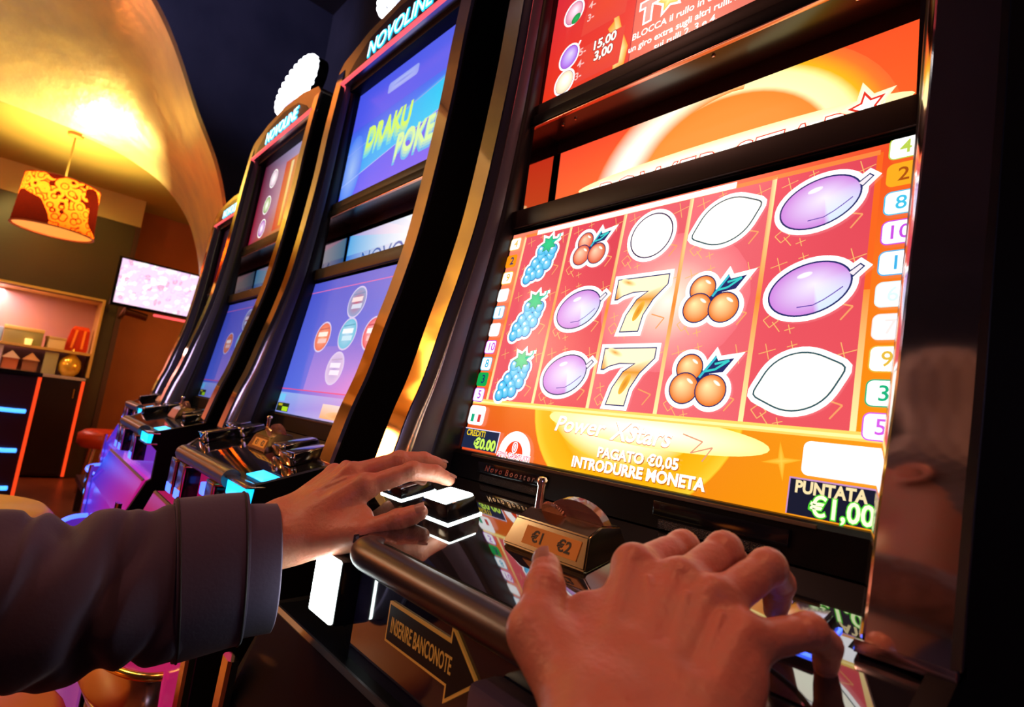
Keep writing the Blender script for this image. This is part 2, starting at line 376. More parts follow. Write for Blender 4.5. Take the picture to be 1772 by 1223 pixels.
def seven(c, x, y):
    S = [(-0.036, 0.034), (0.036, 0.034), (0.036, 0.021), (0.020, 0.004), (0.010, -0.014), (0.007, -0.034), (-0.020, -0.034), (-0.015, -0.013), (-0.004, 0.006), (0.009, 0.0145), (-0.010, 0.0145), (-0.024, 0.011), (-0.031, 0.007), (-0.036, 0.007)]
    pts = [(x + a * .92 , y + b * .92) for a, b in S]
    def cp(p, ca, cb, cc): 
        n = len(p)
        bm = [(p[0], p[1], p[2], p[9]), (p[0], p[9], p[10], p[11]), (p[0], p[11], p[12], p[13]), (p[2], p[3], p[8], p[9]), (p[3], p[4], p[7], p[8]), (p[4], p[5], p[6], p[7])]
        for q in bm: c.poly(list(q), None, [ca if (v[1] > y + .01) else (cb if v[1] > y - 0.012 else cc) for v in q])
    c.layer(); cp(c.grow(pts, 0.0042), WH, WH, WH); c.layer(); cp(pts, INK, INK, INK); c.layer(); cp(c.grow(pts, -0.0013), (1.5, 1.15, 0.7), hx('F2A02E'), (1.5, 1.2, 0.65)); c.layer()
    c.fan(c.ell(x - 0.018, y + 0.026, 0.011, 0.0035, -20), hx('F0A030'), (1.5, 1.12, 0.6)); c.fan(c.ell(x + 0.002, y - 0.008, 0.004, 0.012, -25), hx('E88A20'), hx('FFC040')); c.layer()
def sparkle(c, x, y):
    g = hx('FFC270'); q = lambda a, b: (x + a, y + b)
    for cx, cy, s_ in ((-0.028, 0.026, .007), (-0.008, 0.031, .004), (-0.03, -0.012, .005), (0.031, 0.024, .009), (-0.012, -0.034, .004)):
        c.line([q(cx - s_, cy - s_ * .3), q(cx + s_, cy + s_ * .3)], 0.0007, g); c.line([q(cx - s_ * .3, cy + s_), q(cx + s_ * .3, cy - s_)], 0.0007, g)
    for dx, dy in ((-0.028, -0.025),): c.line([q(dx - .007, dy), q(dx, dy + .006), q(dx + .006, dy - .001), q(dx - .001, dy - .007)], 0.0008, g, True); c.line([q(dx + .001, dy - .002), q(dx + .008, dy - .011)], 0.0008, g)
    c.line([q(0.018, -0.012), q(0.034, -0.017), q(0.026, -0.028)], 0.0013, hx('FFA868'))
def reels_art():
    c = Canvas(); W2, H = 0.2400, 0.307; OR = hx('FF6A1E'); PK = hx('F2566A'); PK2 = hx('FF7E86'); RD = hx('E23A4E')
    c.quad4(-W2, 0, W2, H, hx('FF7A18'), hx('FF9A08'), hx('F84E22'), hx('FF9070')); c.layer()
    c.quad4(-W2, 0, W2, 0.0625, hx('F0501E'), hx('FFA200'), hx('FFA010'), hx('F26A20')); c.layer()
    c.glow(0.005, 0.082, 0.128, (1.5, 1.2, 0.35), [(0.35, (1.4, 1.1, 0.2)), (0.72, hx('FFB400')), (0.9, hx('FFC21A')), (0.985, hx('FFD838')), (1.0, hx('FFAA08'))], n=60, ry=0.112)
    c.layer(); arc = [(math.cos(a), math.sin(a)) for a in [math.radians(v) for v in range(180, 361, 6)]]
    for i in range(len(arc) - 1):    # rising-sun crescent
        a, b = arc[i], arc[i + 1]; w = lambda t: 0.024 * math.sin(math.pi * min(1, t * 1.0)) + 0.01
        t0, t1 = i / 30, (i + 1) / 30; R0 = 0.108
        P = lambda q, rr: (0.005 + q[0] * rr * 1.0, 0.090 + q[1] * rr * 0.70)
        c.poly([P(a, R0 - w(t0)), P(a, R0), P(b, R0), P(b, R0 - w(t1))], None, [(1.5, 1.35, 0.9), hx('FFD020'), hx('FFD020'), (1.5, 1.35, 0.9)])
    c.layer(); c.rect(-W2, 0.0615, W2, 0.0685, (1.2, 0.75, 0.15)); c.layer(); c.rect(-W2, 0.0635, W2, 0.066, (1.4, 1.1, 0.4)); c.layer()
    c.fan(c.ell(0.03, 0.052, 0.125, 0.016, -2), (1.6, 1.5, 1.2), (1.4, 1.15, 0.35)); c.layer()
    c.quad4(-W2, 0.0685, W2, H, hx('FF6A20'), hx('FF9A08'), hx('F84E22'), hx('FF9070')); c.layer()
    for i in range(5):      # reels
        x0 = -0.2125 + 0.085 * i; t = [0.35, 0.15, 0.7, 0.75, 0.2][i]
        c.quad4(x0, 0.064, x0 + 0.085, 0.300, mixc(hx('F0505A'), PK2, t), mixc(hx('F0505A'), PK2, t * .6), mixc(RD, PK2, t * .6), mixc(hx('EE4058'), PK2, t))
    c.layer(); c.glow(0.035, 0.185, 0.085, (1.4, 1.1, 0.95), [(0.25, (1.25, 0.75, 0.6)), (0.6, mixc(PK2, (1, .7, .6), .3)), (1.0, mixc(PK, PK2, 0.75))], ry=0.075)
    c.layer()
    for i in range(5):
        for r in range(3): sparkle(c, -0.17 + 0.085 * i, 0.2633 - 0.0795 * r)
    c.layer()
    for i in range(0, 6):   # gilt separators
        x = -0.2125 + 0.085 * i; a, b = hx('F59A3A'), (1.3, 1.0, 0.45)
        c.poly([(x - .0022, .062), (x + .0022, .062), (x + .0022, .18), (x - .0022, .18)], None, [b, b, hx('FF9436'), hx('FF9436')]); c.poly([(x - .0022, .18), (x + .0022, .18), (x + .0022, .300), (x - .0022, .300)], None, [hx('FF9436'), hx('FF9436'), b, hx('FFC090')] if i < 5 else [OR] * 4)
    c.rect(-0.2125, 0.298, 0.2125, 0.3025, hx('FF8A40')); c.rect(-0.19, 0.2985, 0.09, 0.3055, (1.35, 1.25, 1.15)); c.layer()
    c.rect(-W2, 0.0615, W2, 0.0685, (1.2, 0.75, 0.15)); c.layer(); c.rect(-W2, 0.0635, W2, 0.066, (1.4, 1.1, 0.4)); c.layer()
    star = [(0.165 + q * math.cos(a), 0.040 + q * math.sin(a)) for a, q in [(math.radians(45 * i + 10), (0.016 if i % 2 == 0 else 0.0035)) for i in range(8)]]
    c.fan(star, hx('FFD850'), hx('FFB020')); c.layer()
    S = [[grapes] * 3, [lambda c, x, y: cherries(c, x, y, 1.0, True), plum, plum], [melon, seven, seven], [lemon, cherries, cherries], [plum, plum, lemon]]
    K = {0: 0.92, 1: 0.92, 2: 1, 3: 1.04, 4: 1.04}
    for i in range(5):
        for r in range(3):
            f = S[i][r]; x, y = -0.17 + 0.085 * i, 0.2633 - 0.0795 * r
            if f in (melon, seven): f(c, x, y)
            elif f is grapes: f(c, x, y, 1.12)
            elif f is plum: f(c, x, y, 1.06)
            elif f is lemon: f(c, x, y, 1.08)
            else: f(c, x, y) if i == 1 else f(c, x, y, 1.12)
    L = [('4', 'FFD070', .2895), ('2', 'FF9A10', .2586), ('9', 'FFC838', .2330), ('', 'FFFFFF', .2055), ('1', '20B8E8', .1790), ('', 'FFFFFF', .1530), ('10', 'D048E0', .1440), ('8', '30C0E8', .1202), ('3', '10B050', .0951), ('5', 'C040E8', .0720)]
    ys = [.2905, .2645, .2395, .2140, .1890, .1640, .1395, .1160, .0945, .0735]
    for (t, col, _), y in zip(L, ys):      # line numbers, left
        x0 = -0.2395; rr = c.round_rect(x0, y - .0095, x0 + 0.0215, y + .0095, 0.004); c.fan(rr, hx(col), hx(col)); c.layer(); 
        fill = (1.4, 1.4, 1.4) if t not in ('2', '3') else hx(col)
        c.fan(c.grow(rr, -0.0012), fill, fill); c.layer()
        if t: c.text(t, x0 + .012, y - .0048, 0.0155, hx(col) if t not in ('2', '3') else INK, bold=0.0003)
        c.layer()
    R = [('4', 'C0D850', .2985), ('2', 'FFB020', .2745), ('8', '40C8F0', .2497), ('10', 'D050E8', .2245), ('1', '40B8F0', .1990), ('6', 'E8FFFF', .1735), ('7', 'FFF4F0', .1478), ('9', 'F0C040', .1230), ('3', '10B880', .0972), ('5', 'E060F0', .0725)]
    for t, col, y in R:
        x1 = 0.245; rr = c.round_rect(0.2190, y - .0103, x1, y + .0103, 0.005); c.fan(rr, hx(col), hx(col)); c.layer()
        fill = (1.4, 1.4, 1.4) if t != '2' else hx('FFB020'); c.fan(c.grow(rr, -0.001), fill, fill); c.layer()
        c.text(t, 0.2308, y - .0055, 0.0165, hx(col) if t != '2' else hx('B05010'), bold=0.0002); c.layer()
    fl = c.round_rect(-0.2385, 0.0335, -0.2060, 0.0590, 0.005); c.fan(fl, (1.4, 1.4, 1.4), (1.35, 1.3, 1.3)); c.layer()
    c.rect(-0.2325, 0.0375, -0.2265, 0.0475, hx('10B080')); c.rect(-0.2190, 0.0375, -0.2130, 0.0475, hx('E04040')); c.layer()
    c.rect(-0.2385, 0.0030, -0.1680, 0.0290, (0.9, 0.85, 1.1)); c.layer(); c.rect(-0.2385, 0.0030, -0.1695, 0.0278, hx('1C2848')); c.layer()
    c.text('CREDITI', -0.2340, 0.0195, 0.0105, hx('FFD820'), align='LEFT', bold=0.0002); c.text('€0.00', -0.1720, 0.0050, 0.0175, hx('D8FF60'), align='RIGHT', bold=0.0008)
    ring = c.ell(-0.1370, 0.0065, 0.0275, 0.0265); c.fan([p for p in ring if p[1] > 0.001], (1.5, 1.45, 1.4), (1.5, 1.4, 1.4), (-0.137, 0.004)); c.layer(); c.fan([p for p in c.ell(-0.1370, 0.003, 0.0155, 0.0185) if p[1] > 0.001], hx('FF5020'), hx('FF4018'), (-0.137, 0.003)); c.layer()
    c.text('0', -0.1370, 0.0085, 0.016, WH, bold=0.0012); c.layer(); c.text('0', -0.1370, 0.0085, 0.016, hx('E03050'), bold=-0.0001); c.text('SPIN GRATUITI', -0.1370, 0.0005, 0.0085, WH, bold=0.0009); c.layer(); c.text('SPIN GRATUITI', -0.1370, 0.0005, 0.0085, hx('E83078'), bold=0.0001)
    for dx, cc, b in ((0.0012, hx('F09060'), 0.0006), (0, (1.6, 1.5, 1.4), 0.0004)):
        c.text('Power', -0.047, 0.0405 - dx * .6, 0.0235, cc, bold=b, shear=0.25, sx=1.1); c.text('XStars', 0.032, 0.0385 - dx * .6, 0.0265, cc, bold=b, shear=0.25, sx=0.95); c.layer()
    c.line([(0.078, 0.052), (0.098, 0.047), (0.088, 0.036), (0.108, 0.043), (0.100, 0.030)], 0.0012, hx('F0A080'))
    for dx, cc in ((0.0010, hx('D07010')), (0, (1.6, 1.5, 1.4))):
        c.text('PAGATO €0,05', 0.032 + dx, 0.0195 - dx, 0.0140, cc, bold=0.0005); c.text('INTRODURRE MONETA', 0.030 + dx, 0.0055 - dx, 0.0150, cc, bold=0.0006, sx=0.95); c.layer()
    wr = c.round_rect(0.1815, 0.0315, 0.262, 0.0575, 0.005); c.fan(wr, (1.5, 1.5, 1.55), (1.45, 1.45, 1.5)); c.layer()
    c.rect(0.1738, 0.0015, 0.245, 0.0290, (0.6, 0.3, 0.6)); c.layer(); c.rect(0.1748, 0.0015, 0.245, 0.0278, hx('10182E')); c.layer()
    c.text('PUNTATA', 0.1785, 0.0182, 0.0125, hx('FFE8B0'), align='LEFT', bold=0.0005, sx=0.85); 
    c.text('€1,00', 0.2115, 0.0032, 0.0200, hx('50D830'), bold=0.0013, sx=0.88); c.layer(); c.text('€1,00', 0.2115, 0.0032, 0.0200, (1.3, 1.5, 0.8), bold=0.0004, sx=0.88)
    c.clip(-W2, 0.0, W2, H); return c
def paytable_art():
    c = Canvas(); W2, H = 0.240, 0.290
    c.quad4(-W2, 0, W2, H, hx('F03818'), hx('F05048'), hx('E83048'), hx('D82848')); c.layer()
    c.quad4(-0.083, 0.003, 0.235, 0.14, hx('F27058'), hx('F08878'), hx('F07068'), hx('F06858')); c.layer(); c.line([(-0.083, 0), (-0.083, H)], 0.0012, hx('B02838'))
    cres = [(-0.1080, 0.002), (-0.0905, 0.010), (-0.0875, 0.035), (-0.1000, 0.062), (-0.1120, 0.095), (-0.1220, 0.110), (-0.1180, 0.085), (-0.1270, 0.078), (-0.105, 0.045), (-0.1100, 0.020)]
    c.fan(cres, (1.5, 1.3, 0.6), hx('FF9A18'), (-0.103, 0.035)); c.layer()
    c.fan([(-0.178, 0.016), (-0.100, 0.016), (-0.0965, 0.070), (-0.172, 0.070)], hx('F24A30'), hx('EC4438')); c.fan([(-0.178, 0.09), (-0.100, 0.09), (-0.0965, 0.16), (-0.172, 0.16)], hx('F24A30'), hx('EC4438')); c.layer()
    for x, y, a, b in ((-0.1965, 0.067, 'B060E8', (0.85, 0.75, 1.3)), (-0.1985, 0.0275, 'FFE0B8', (1.5, 1.45, 1.2)), (-0.200, 0.140, 'E890B0', (1.3, 1.0, 1.1))):
        outlined(c, c.ell(x, y, 0.0170, 0.0180, -20), lambda p: c.fan(p, b, hx(a), (x + .003, y + .005)), w=0.0028, iw=0.0006, ink=hx('6030A0'))
    c.line([(-0.181, 0.078), (-0.177, 0.085)], 0.003, WH); c.fan(c.ell(-0.194, 0.128, 0.009, 0.007, 30), hx('20C060'), hx('109048')); c.layer()
    for t, x, y in (('5-', -0.1700, 0.0590), ('4-', -0.1700, 0.0400), ('3-', -0.1720, 0.0215), ('3-', -0.1640, 0.110), ('4-', -0.1640, 0.130)): c.text(t, x, y, 0.016, hx('FFC8C0'), bold=0.0003)
    c.text('15,00', -0.1310, 0.0560, 0.0190, hx('90202A'), bold=0.0016); c.text('3,00', -0.1300, 0.0385, 0.0190, hx('90202A'), bold=0.0016); c.layer()
    c.text('15,00', -0.1310, 0.0560, 0.0190, (1.4, 1.3, 1.1), bold=0.0006); c.text('3,00', -0.1300, 0.0385, 0.0190, (1.4, 1.3, 1.1), bold=0.0006)
    t_ = [(-0.076, 0.090), (-0.046, 0.090), (-0.046, 0.077), (-0.054, 0.077), (-0.054, 0.054), (-0.068, 0.054), (-0.068, 0.077), (-0.076, 0.077)]
    c.fan(t_, WH, WH, (-0.061, 0.084)); c.layer(); c.fan(c.grow(t_, -0.0028), hx('FFB0A0'), hx('FF9C90'), (-0.061, 0.084)); c.layer()
    for k in range(1): 
        st = [(-0.030 + q * math.cos(a), 0.074 + q * math.sin(a)) for a, q in [(math.radians(36 * i + 100), (0.020 if i % 2 == 0 else 0.010)) for i in range(10)]]; c.fan(c.grow(st, 0.002), WH, WH); c.layer(); c.fan(c.grow(st, -0.001), (1.4, 1.2, 0.5), hx('FFC030'))
    st = [(0.008 + q * math.cos(a), 0.100 + q * math.sin(a)) for a, q in [(math.radians(36 * i + 100), (0.016 if i % 2 == 0 else 0.007)) for i in range(10)]]; c.fan(st, (1.4, 1.1, 0.4), hx('FFB030')); c.layer()
    for t, y, s_ in (('BLOCCA il rullo in cui è apparsa', 0.0385, 0.0130), ('un giro extra sugli altri rulli. Appare', 0.0225, 0.0125), ('sui rulli 2, 3 e 4.', 0.0085, 0.0130)): c.text(t, 0.005 if 'sui' not in t else -0.003, y, s_, (1.4, 1.2, 1.1), bold=0.0003, shear=0.0)
    c.clip(-W2, 0, W2, H); return c
def sunrise_art():
    c = Canvas(); W2, H = 0.226, 0.1115; A = hx('FF6A30'); B = hx('FFA040')
    c.quad4(-W2, 0, W2, H, hx('FF7838'), hx('FF6A28'), hx('FF5828'), hx('FF5030')); c.layer()
    cx, cy = 0.030, 0.005
    c.glow(cx, cy, 0.185, hx('FFA848'), [(0.55, hx('FF9C40')), (0.66, hx('FF9438')), (0.70, (1.5, 1.2, 0.6)), (0.80, (1.5, 1.25, 0.5)), (0.86, hx('FFC020')), (0.95, hx('FF8030')), (1.0, hx('FF7034'))], n=60, ry=0.148); c.layer()
    def ringpt(a, q): return (cx + 0.185 * q * math.cos(math.radians(a)), cy + 0.148 * q * math.sin(math.radians(a)))
    A_ = list(range(78, 190, 6)); hot = (1.7, 1.6, 1.4)
    for a0, a1 in zip(A_[:-1], A_[1:]):
        k0, k1 = [min(1, max(0, (a_ - 84) / 60)) for a_ in (a0, a1)]; base_i, base_o = (1.5, 1.2, 0.6), hx('FF8030'); wi = lambda k: 0.70 - 0.10 * k
        c.poly([ringpt(a0, wi(k0)), ringpt(a0, .78), ringpt(a1, .78), ringpt(a1, wi(k1))], None, [hx('FF9438'), mixc(base_i, hot, k0), mixc(base_i, hot, k1), hx('FF9438')])
        c.poly([ringpt(a0, .78), ringpt(a0, 1.0), ringpt(a1, 1.0), ringpt(a1, .78)], None, [mixc(base_i, hot, k0), hx('FF7434'), hx('FF7434'), mixc(base_i, hot, k1)])
    c.layer()
    c.fan(c.ell(0.02, 0.040, 0.20, 0.014), (1.6, 1.5, 1.3), (1.5, 1.1, 0.5)); c.rect(-0.16, 0.0, 0.19, 0.040, (1.6, 1.5, 1.3)); c.layer()
    for dx, cc in ((0.0015, (1.5, 1.2, 0.9)), (0, hx('F04020'))): c.text('POWER STARS', 0.02, 0.006, 0.052, cc, bold=0.003 if dx else 0.0008, shear=0.2); c.layer()
    c.text('POWER STARS', 0.02, 0.006, 0.052, (1.6, 1.5, 1.4), bold=-0.0004, shear=0.2)
    st = [(0.182 + q * math.cos(a), 0.040 + q * math.sin(a)) for a, q in [(math.radians(36 * i + 100), (0.017 if i % 2 == 0 else 0.008)) for i in range(10)]]
    c.fan(c.grow(st, 0.004), WH, (1.4, 1, .6)); c.layer(); c.fan(st, hx('F03828'), hx('F03828')); c.layer(); c.fan(c.grow(st, -0.002), WH, WH)
    c.clip(-W2, 0, W2, H); return c
def poker_art():
    c = Canvas(); W2, H = 0.240, 0.290
    c.quad4(-W2, 0, W2, H, hx('6468FF'), hx('8A6CF8'), hx('5A66F0'), hx('4A58F0')); c.layer()
    c.poly([(-W2, 0.045), (W2, 0.125), (W2, 0.19), (-W2, 0.125)], None, [hx('3CA0FF'), hx('30E0FF'), hx('20D8FF'), hx('4890FF')]); c.poly([(-W2, 0.125), (W2, 0.19), (W2, 0.20), (-W2, 0.19)], None, [hx('4890FF'), hx('38C8FF'), hx('4878F8'), hx('4860F0')]); c.layer()
    c.line([(-W2, 0.045), (W2, 0.125)], 0.0022, hx('B8C8FF')); c.line([(-W2, 0.125), (W2, 0.19)], 0.0022, hx('98A8F0'))
    c.fan(c.ell(-0.20, 0.08, 0.05, 0.09), hx('A8C8FF'), hx('5088FF')); c.layer()
    c.fan(c.round_rect(-0.085, 0.235, 0.045, 0.262, 0.008), hx('B8C8FF'), hx('98A8FA')); c.layer(); c.fan(c.ell(-0.02, 0.2485, 0.045, 0.004), hx('8898F4'), hx('A0B0FA'))
    for dx in range(4): c.text('DRAKU', -0.052 + dx * .0015, 0.098 + dx * 0.008, 0.072, mixc(hx('60D8F0'), hx('D8FF70'), dx / 3), bold=0.0022, sx=0.82); c.text('POKER', 0.095 + dx * .0015, 0.038 + dx * 0.006, 0.072, mixc(hx('60C0F8'), hx('E0FFB0'), dx / 3), bold=0.0022, sx=0.82); c.layer()
    c.clip(-W2, 0, W2, H); return c
def burst_art():
    c = Canvas(); W2, H = 0.226, 0.100
    c.rect(-W2, 0, W2, H, hx('3898F0'), hx('2870D8')); c.layer(); cx, cy = 0.135, 0.05
    for i in range(44):
        a0, a1 = 2 * math.pi * i / 44, 2 * math.pi * (i + 1) / 44; R = 0.36; k = [hx('68C0FF'), hx('3A8CF0'), hx('B8A8F0')][i % 3]
        c.poly([(cx, cy), (cx + R * math.cos(a0), cy + R * math.sin(a0)), (cx + R * math.cos(a1), cy + R * math.sin(a1))], None, [(1.4, 1.4, 1.35), k, k])
    c.layer()
    c.text('NOVOLINE', 0.015, 0.012, 0.054, hx('C8E8FF'), bold=0.0014, sx=1.2); c.layer(); c.text('NOVOLINE', 0.015, 0.012, 0.054, hx('3468C8'), bold=-0.0002, sx=1.2)
    c.clip(-W2, 0, W2, H); return c
def menu_art(kind=0):
    c = Canvas(); W2, H = 0.240, 0.307
    c.quad4(-W2, 0.0, W2, H, hx('5A70E8'), hx('F090D8'), hx('6878E0'), hx('4A54D0')); c.layer()
    c.quad4(-0.12, 0.055, W2, 0.15, hx('A888E8'), hx('E888D8'), hx('8878E0'), hx('8078E0')); c.layer()
    for y, cc in ((0.283, 'E070B8'), (0.054, 'F05088')): c.line([(-W2, y), (W2, y)], 0.0022, hx(cc))
    D = [(0.015, 0.242, '8AA8D8', 'C05878'), (-0.103, 0.172, 'F07058', 'F8B090'), (0.014, 0.175, '58C8E8', 'B8E0F8'), (0.120, 0.172, 'F05868', 'F8C8D0'), (0.003, 0.104, 'D8C8F0', 'A8A0E0')]
    for x, y, a, b in D:
        c.layer(); c.fan(c.ell(x, y, 0.0385, 0.0345), hx('D8D0F8'), hx('D8D0F8')); c.layer(); c.fan(c.ell(x, y, 0.0350, 0.0310), hx(b), hx(a)); c.layer()
        c.rect(x - 0.024, y + 0.001, x + 0.022, y + 0.011, mixc(hx(b), WH, 0.5)); c.rect(x - 0.018, y - 0.014, x + 0.025, y - 0.004, mixc(hx(a), WH, 0.35)); c.line([(x - .024, y + .017), (x + .024, y + .019)], 0.003, mixc(hx(a), INK, 0.3))
    c.layer(); c.quad4(-W2, 0, W2, 0.046, hx('8898F0'), hx('E8C8F0'), hx('D0A0E8'), hx('90B8F8')); c.layer(); c.quad4(0.00, 0.004, 0.17, 0.032, hx('FFB878'), hx('FFA868'), hx('FFE8E8'), hx('FFE0D8')); c.fan(c.ell(0.085, 0.012, 0.06, 0.008), hx('FF9838'), hx('FFC890'))
    c.rect(-0.238, 0.026, -0.205, 0.042, hx('78D0FF')); c.rect(-0.238, 0.003, -0.168, 0.022, hx('243018')); c.layer(); c.rect(-0.205, 0.004, -0.172, 0.014, hx('B8E820')); c.rect(-0.232, 0.015, -0.208, 0.020, hx('C8B820'))
    if kind:
        c.c = [[(q[0] * 0.35, q[1] * 0.4, q[2] * 0.5) for q in f] for f in c.c]
    c.clip(-W2, 0, W2, H); return c
def fruit_top_art():
    c = Canvas(); W2, H = 0.240, 0.290
    c.quad4(-W2, 0, W2, H, hx('B01838'), hx('F0A020'), hx('C8C8F8'), hx('601838')); c.layer()
    c.quad4(-0.02, 0.02, 0.235, 0.25, hx('E03030'), hx('F8C030'), hx('F8D878'), hx('D04030')); c.layer()
    for x, y, a in ((-0.12, 0.22, 'F8D8F0'), (-0.13, 0.13, 'A8D060'), (-0.13, 0.05, 'D058D8'), (0.16, 0.05, 'FF9020')): outlined(c, c.ell(x, y, 0.030, 0.028), lambda p: c.fan(p, WH, hx(a)))
    for x in (0.03, 0.09, 0.15): c.quad4(x, 0.03, x + 0.022, 0.24, hx('F8D040'), hx('F09028'), hx('FFF0C0'), hx('F8E080'))
    c.clip(-W2, 0, W2, H); return c

# ---------------------------------------------------------------- the gaming machines
SP = 0.7045; HW = 0.296
PROF = [(-0.106, -0.110), (-0.097, -0.070), (-0.086, -0.025), (-0.071, 0.025), (-0.055, 0.100), (-0.040, 0.165), (-0.025, 0.245), (-0.015, 0.330), (-0.007, 0.420), (0.000, 0.520), (0.004, 0.620), (0.012, 0.745), (0.016, 0.790)]
PROF = curve_pts(PROF, 5)
TH = 0.12731; TS = math.hypot(1, TH)   # backward slope of the reels display
def back_y(z):                          # surface the displays lie in
    if z < 0.262: return -0.0079 + (z + 0.062) * TH
    if z < 0.42: return 0.0335 + (z - 0.262) * 0.08
    return 0.0470 + (z - 0.44) * 0.035
def deck_z(y): return -0.089 + 0.277 * y
DANG = math.atan(0.277)
def deck_m4(cx, cy, h=0.0, rz=0):
    return Matrix.Translation((cx, cy, deck_z(cy) + h)) @ Matrix.Rotation(DANG, 4, 'X') @ Matrix.Rotation(rz, 4, 'Z')
def bevelled_cap(bm, x0, x1, y0, y1, h0, h1, taper, m4, bev=0.002):
    r = box(bm, (x0, y0, h0), (x1, y1, h1), bev)
    for v in r:
        t = (v.co.z - h0) / (h1 - h0); cx, cy = (x0 + x1) / 2, (y0 + y1) / 2
        v.co.x = cx + (v.co.x - cx) * (1 - taper * t); v.co.y = cy + (v.co.y - cy) * (1 - taper * t)
    xf(bm, r, m4)
def key_button(root, X, cx, cy, wx, wy, h, body, cap, cap_label=None, lit_base=None, chrome_front=False):
    m4 = deck_m4(X + cx, cy)
    bm = BM(); bevelled_cap(bm, -wx / 2, wx / 2, -wy / 2, wy / 2, 0.0005, h, 0.14, m4)
    b = finish('push_button', bm, body, root, True, 35)
    bm = BM(); bevelled_cap(bm, -wx / 2 * 0.8, wx / 2 * 0.8, -wy / 2 * 0.86, wy / 2 * 0.86, h * 0.96, h + 0.0025, 0.06, m4, 0.0012)
    o = finish('button_cap', bm, cap, b, True, 35)
    if cap_label: o['label'] = cap_label
    if lit_base:
        bm = BM(); bevelled_cap(bm, -wx / 2 - .0008, wx / 2 + .0008, -wy / 2 - .0008, wy / 2 + .0008, 0.0003, 0.0018, 0.0, m4, 0.0004)
        finish('lit_base', bm, lit_base, b, True, 35)
    if chrome_front:
        bm = BM(); r = box(bm, (-wx / 2 - 0.0006, -wy / 2 - 0.003, 0.001), (wx / 2 + 0.0006, -wy / 2 + 0.006, h + 0.003), 0.0025); xf(bm, r, m4)
        finish('chrome_nose', bm, chrome, b, True, 35)
    return b
white_lit = mat('white_lit_button', (0.9, 0.95, 0.95), 0.3, emit=(0.85, 1.0, 0.98), es=9.0)
cyan_lit = mat('cyan_lit_lens', (0.1, 0.5, 0.6), 0.2, emit=(0.0, 0.42, 0.95), es=2.2)
blue_lit = mat('blue_lit_lens', (0.1, 0.1, 0.6), 0.2, emit=(0.05, 0.12, 1.0), es=3.0)
neon_m = mat('cyan_neon_letter', (0.1, 0.6, 0.8), 0.3, emit=(0.0, 0.75, 1.3), es=1.8)
neon_core = mat('white_neon_core', (0.6, 0.9, 1.0), 0.3, emit=(0.75, 1.1, 1.3), es=1.6)
red_strip = mat('red_light_strip', (0.8, 0.1, 0.1), 0.3, emit=(0.95, 0.10, 0.12), es=1.2)
bulb_m = mat('white_lit_bulb', (1, 1, 1), 0.3, emit=(0.9, 0.93, 1.0), es=5.0)
header_m = mat('grey_gold_polished_header', (0.62, 0.50, 0.42), 0.24, 1.0)
header_in = mat('dark_blue_header_glass', (0.035, 0.03, 0.09), 0.2, 0.2)
label_o = mat('orange_paper_label', (0.72, 0.30, 0.03), 0.55)
ink_m = mat('black_print', (0.01, 0.008, 0.008), 0.5)
arrow_y = mat('orange_arrow_print', (0.72, 0.30, 0.05), 0.45, emit=(0.5, 0.2, 0.03), es=0.25)
clear_m = mat('smoked_clear_plastic', (0.55, 0.25, 0.2), 0.05, trans=0.7)
silver_print = mat('silver_print', (0.75, 0.72, 0.74), 0.2, 1.0)
fascia_m = mat('glossy_dark_fascia', (0.015, 0.012, 0.03), 0.06, spec=1.0, coat=0.7)
flap_m = mat('lavender_grey_plastic', (0.09, 0.07, 0.12), 0.35)
def belly_mat():
    m = mat('blue_magenta_lit_glass', (0.03, 0.01, 0.08), 0.15); nt = m.node_tree; p = nt.nodes['Principled BSDF']
    tcn = nt.nodes.new('ShaderNodeTexCoord'); sp = nt.nodes.new('ShaderNodeSeparateXYZ'); mr = nt.nodes.new('ShaderNodeMapRange'); mr.inputs[1].default_value = -0.25; mr.inputs[2].default_value = 0.3
    cr = nt.nodes.new('ShaderNodeMix'); cr.data_type = 'RGBA'; cr.inputs[6].default_value = (0.04, 0.03, 0.75, 1); cr.inputs[7].default_value = (0.60, 0.01, 0.22, 1)
    nt.links.new(tcn.outputs['Object'], sp.inputs[0]); nt.links.new(sp.outputs[0], mr.inputs[0]); nt.links.new(mr.outputs[0], cr.inputs[0]); nt.links.new(cr.outputs[2], p.inputs['Emission Color']); p.inputs['Emission Strength'].default_value = 0.8
    return m
belly_m = [black_plastic, mat('magenta_glow_glass', (0.2, 0.02, 0.1), 0.15, emit=(0.50, 0.01, 0.12), es=0.6), belly_mat()]
pink_m = mat('pink_reflection_chrome', (0.95, 0.42, 0.50), 0.2, 1.0)  # chrome with its pink reflection put into the base colour
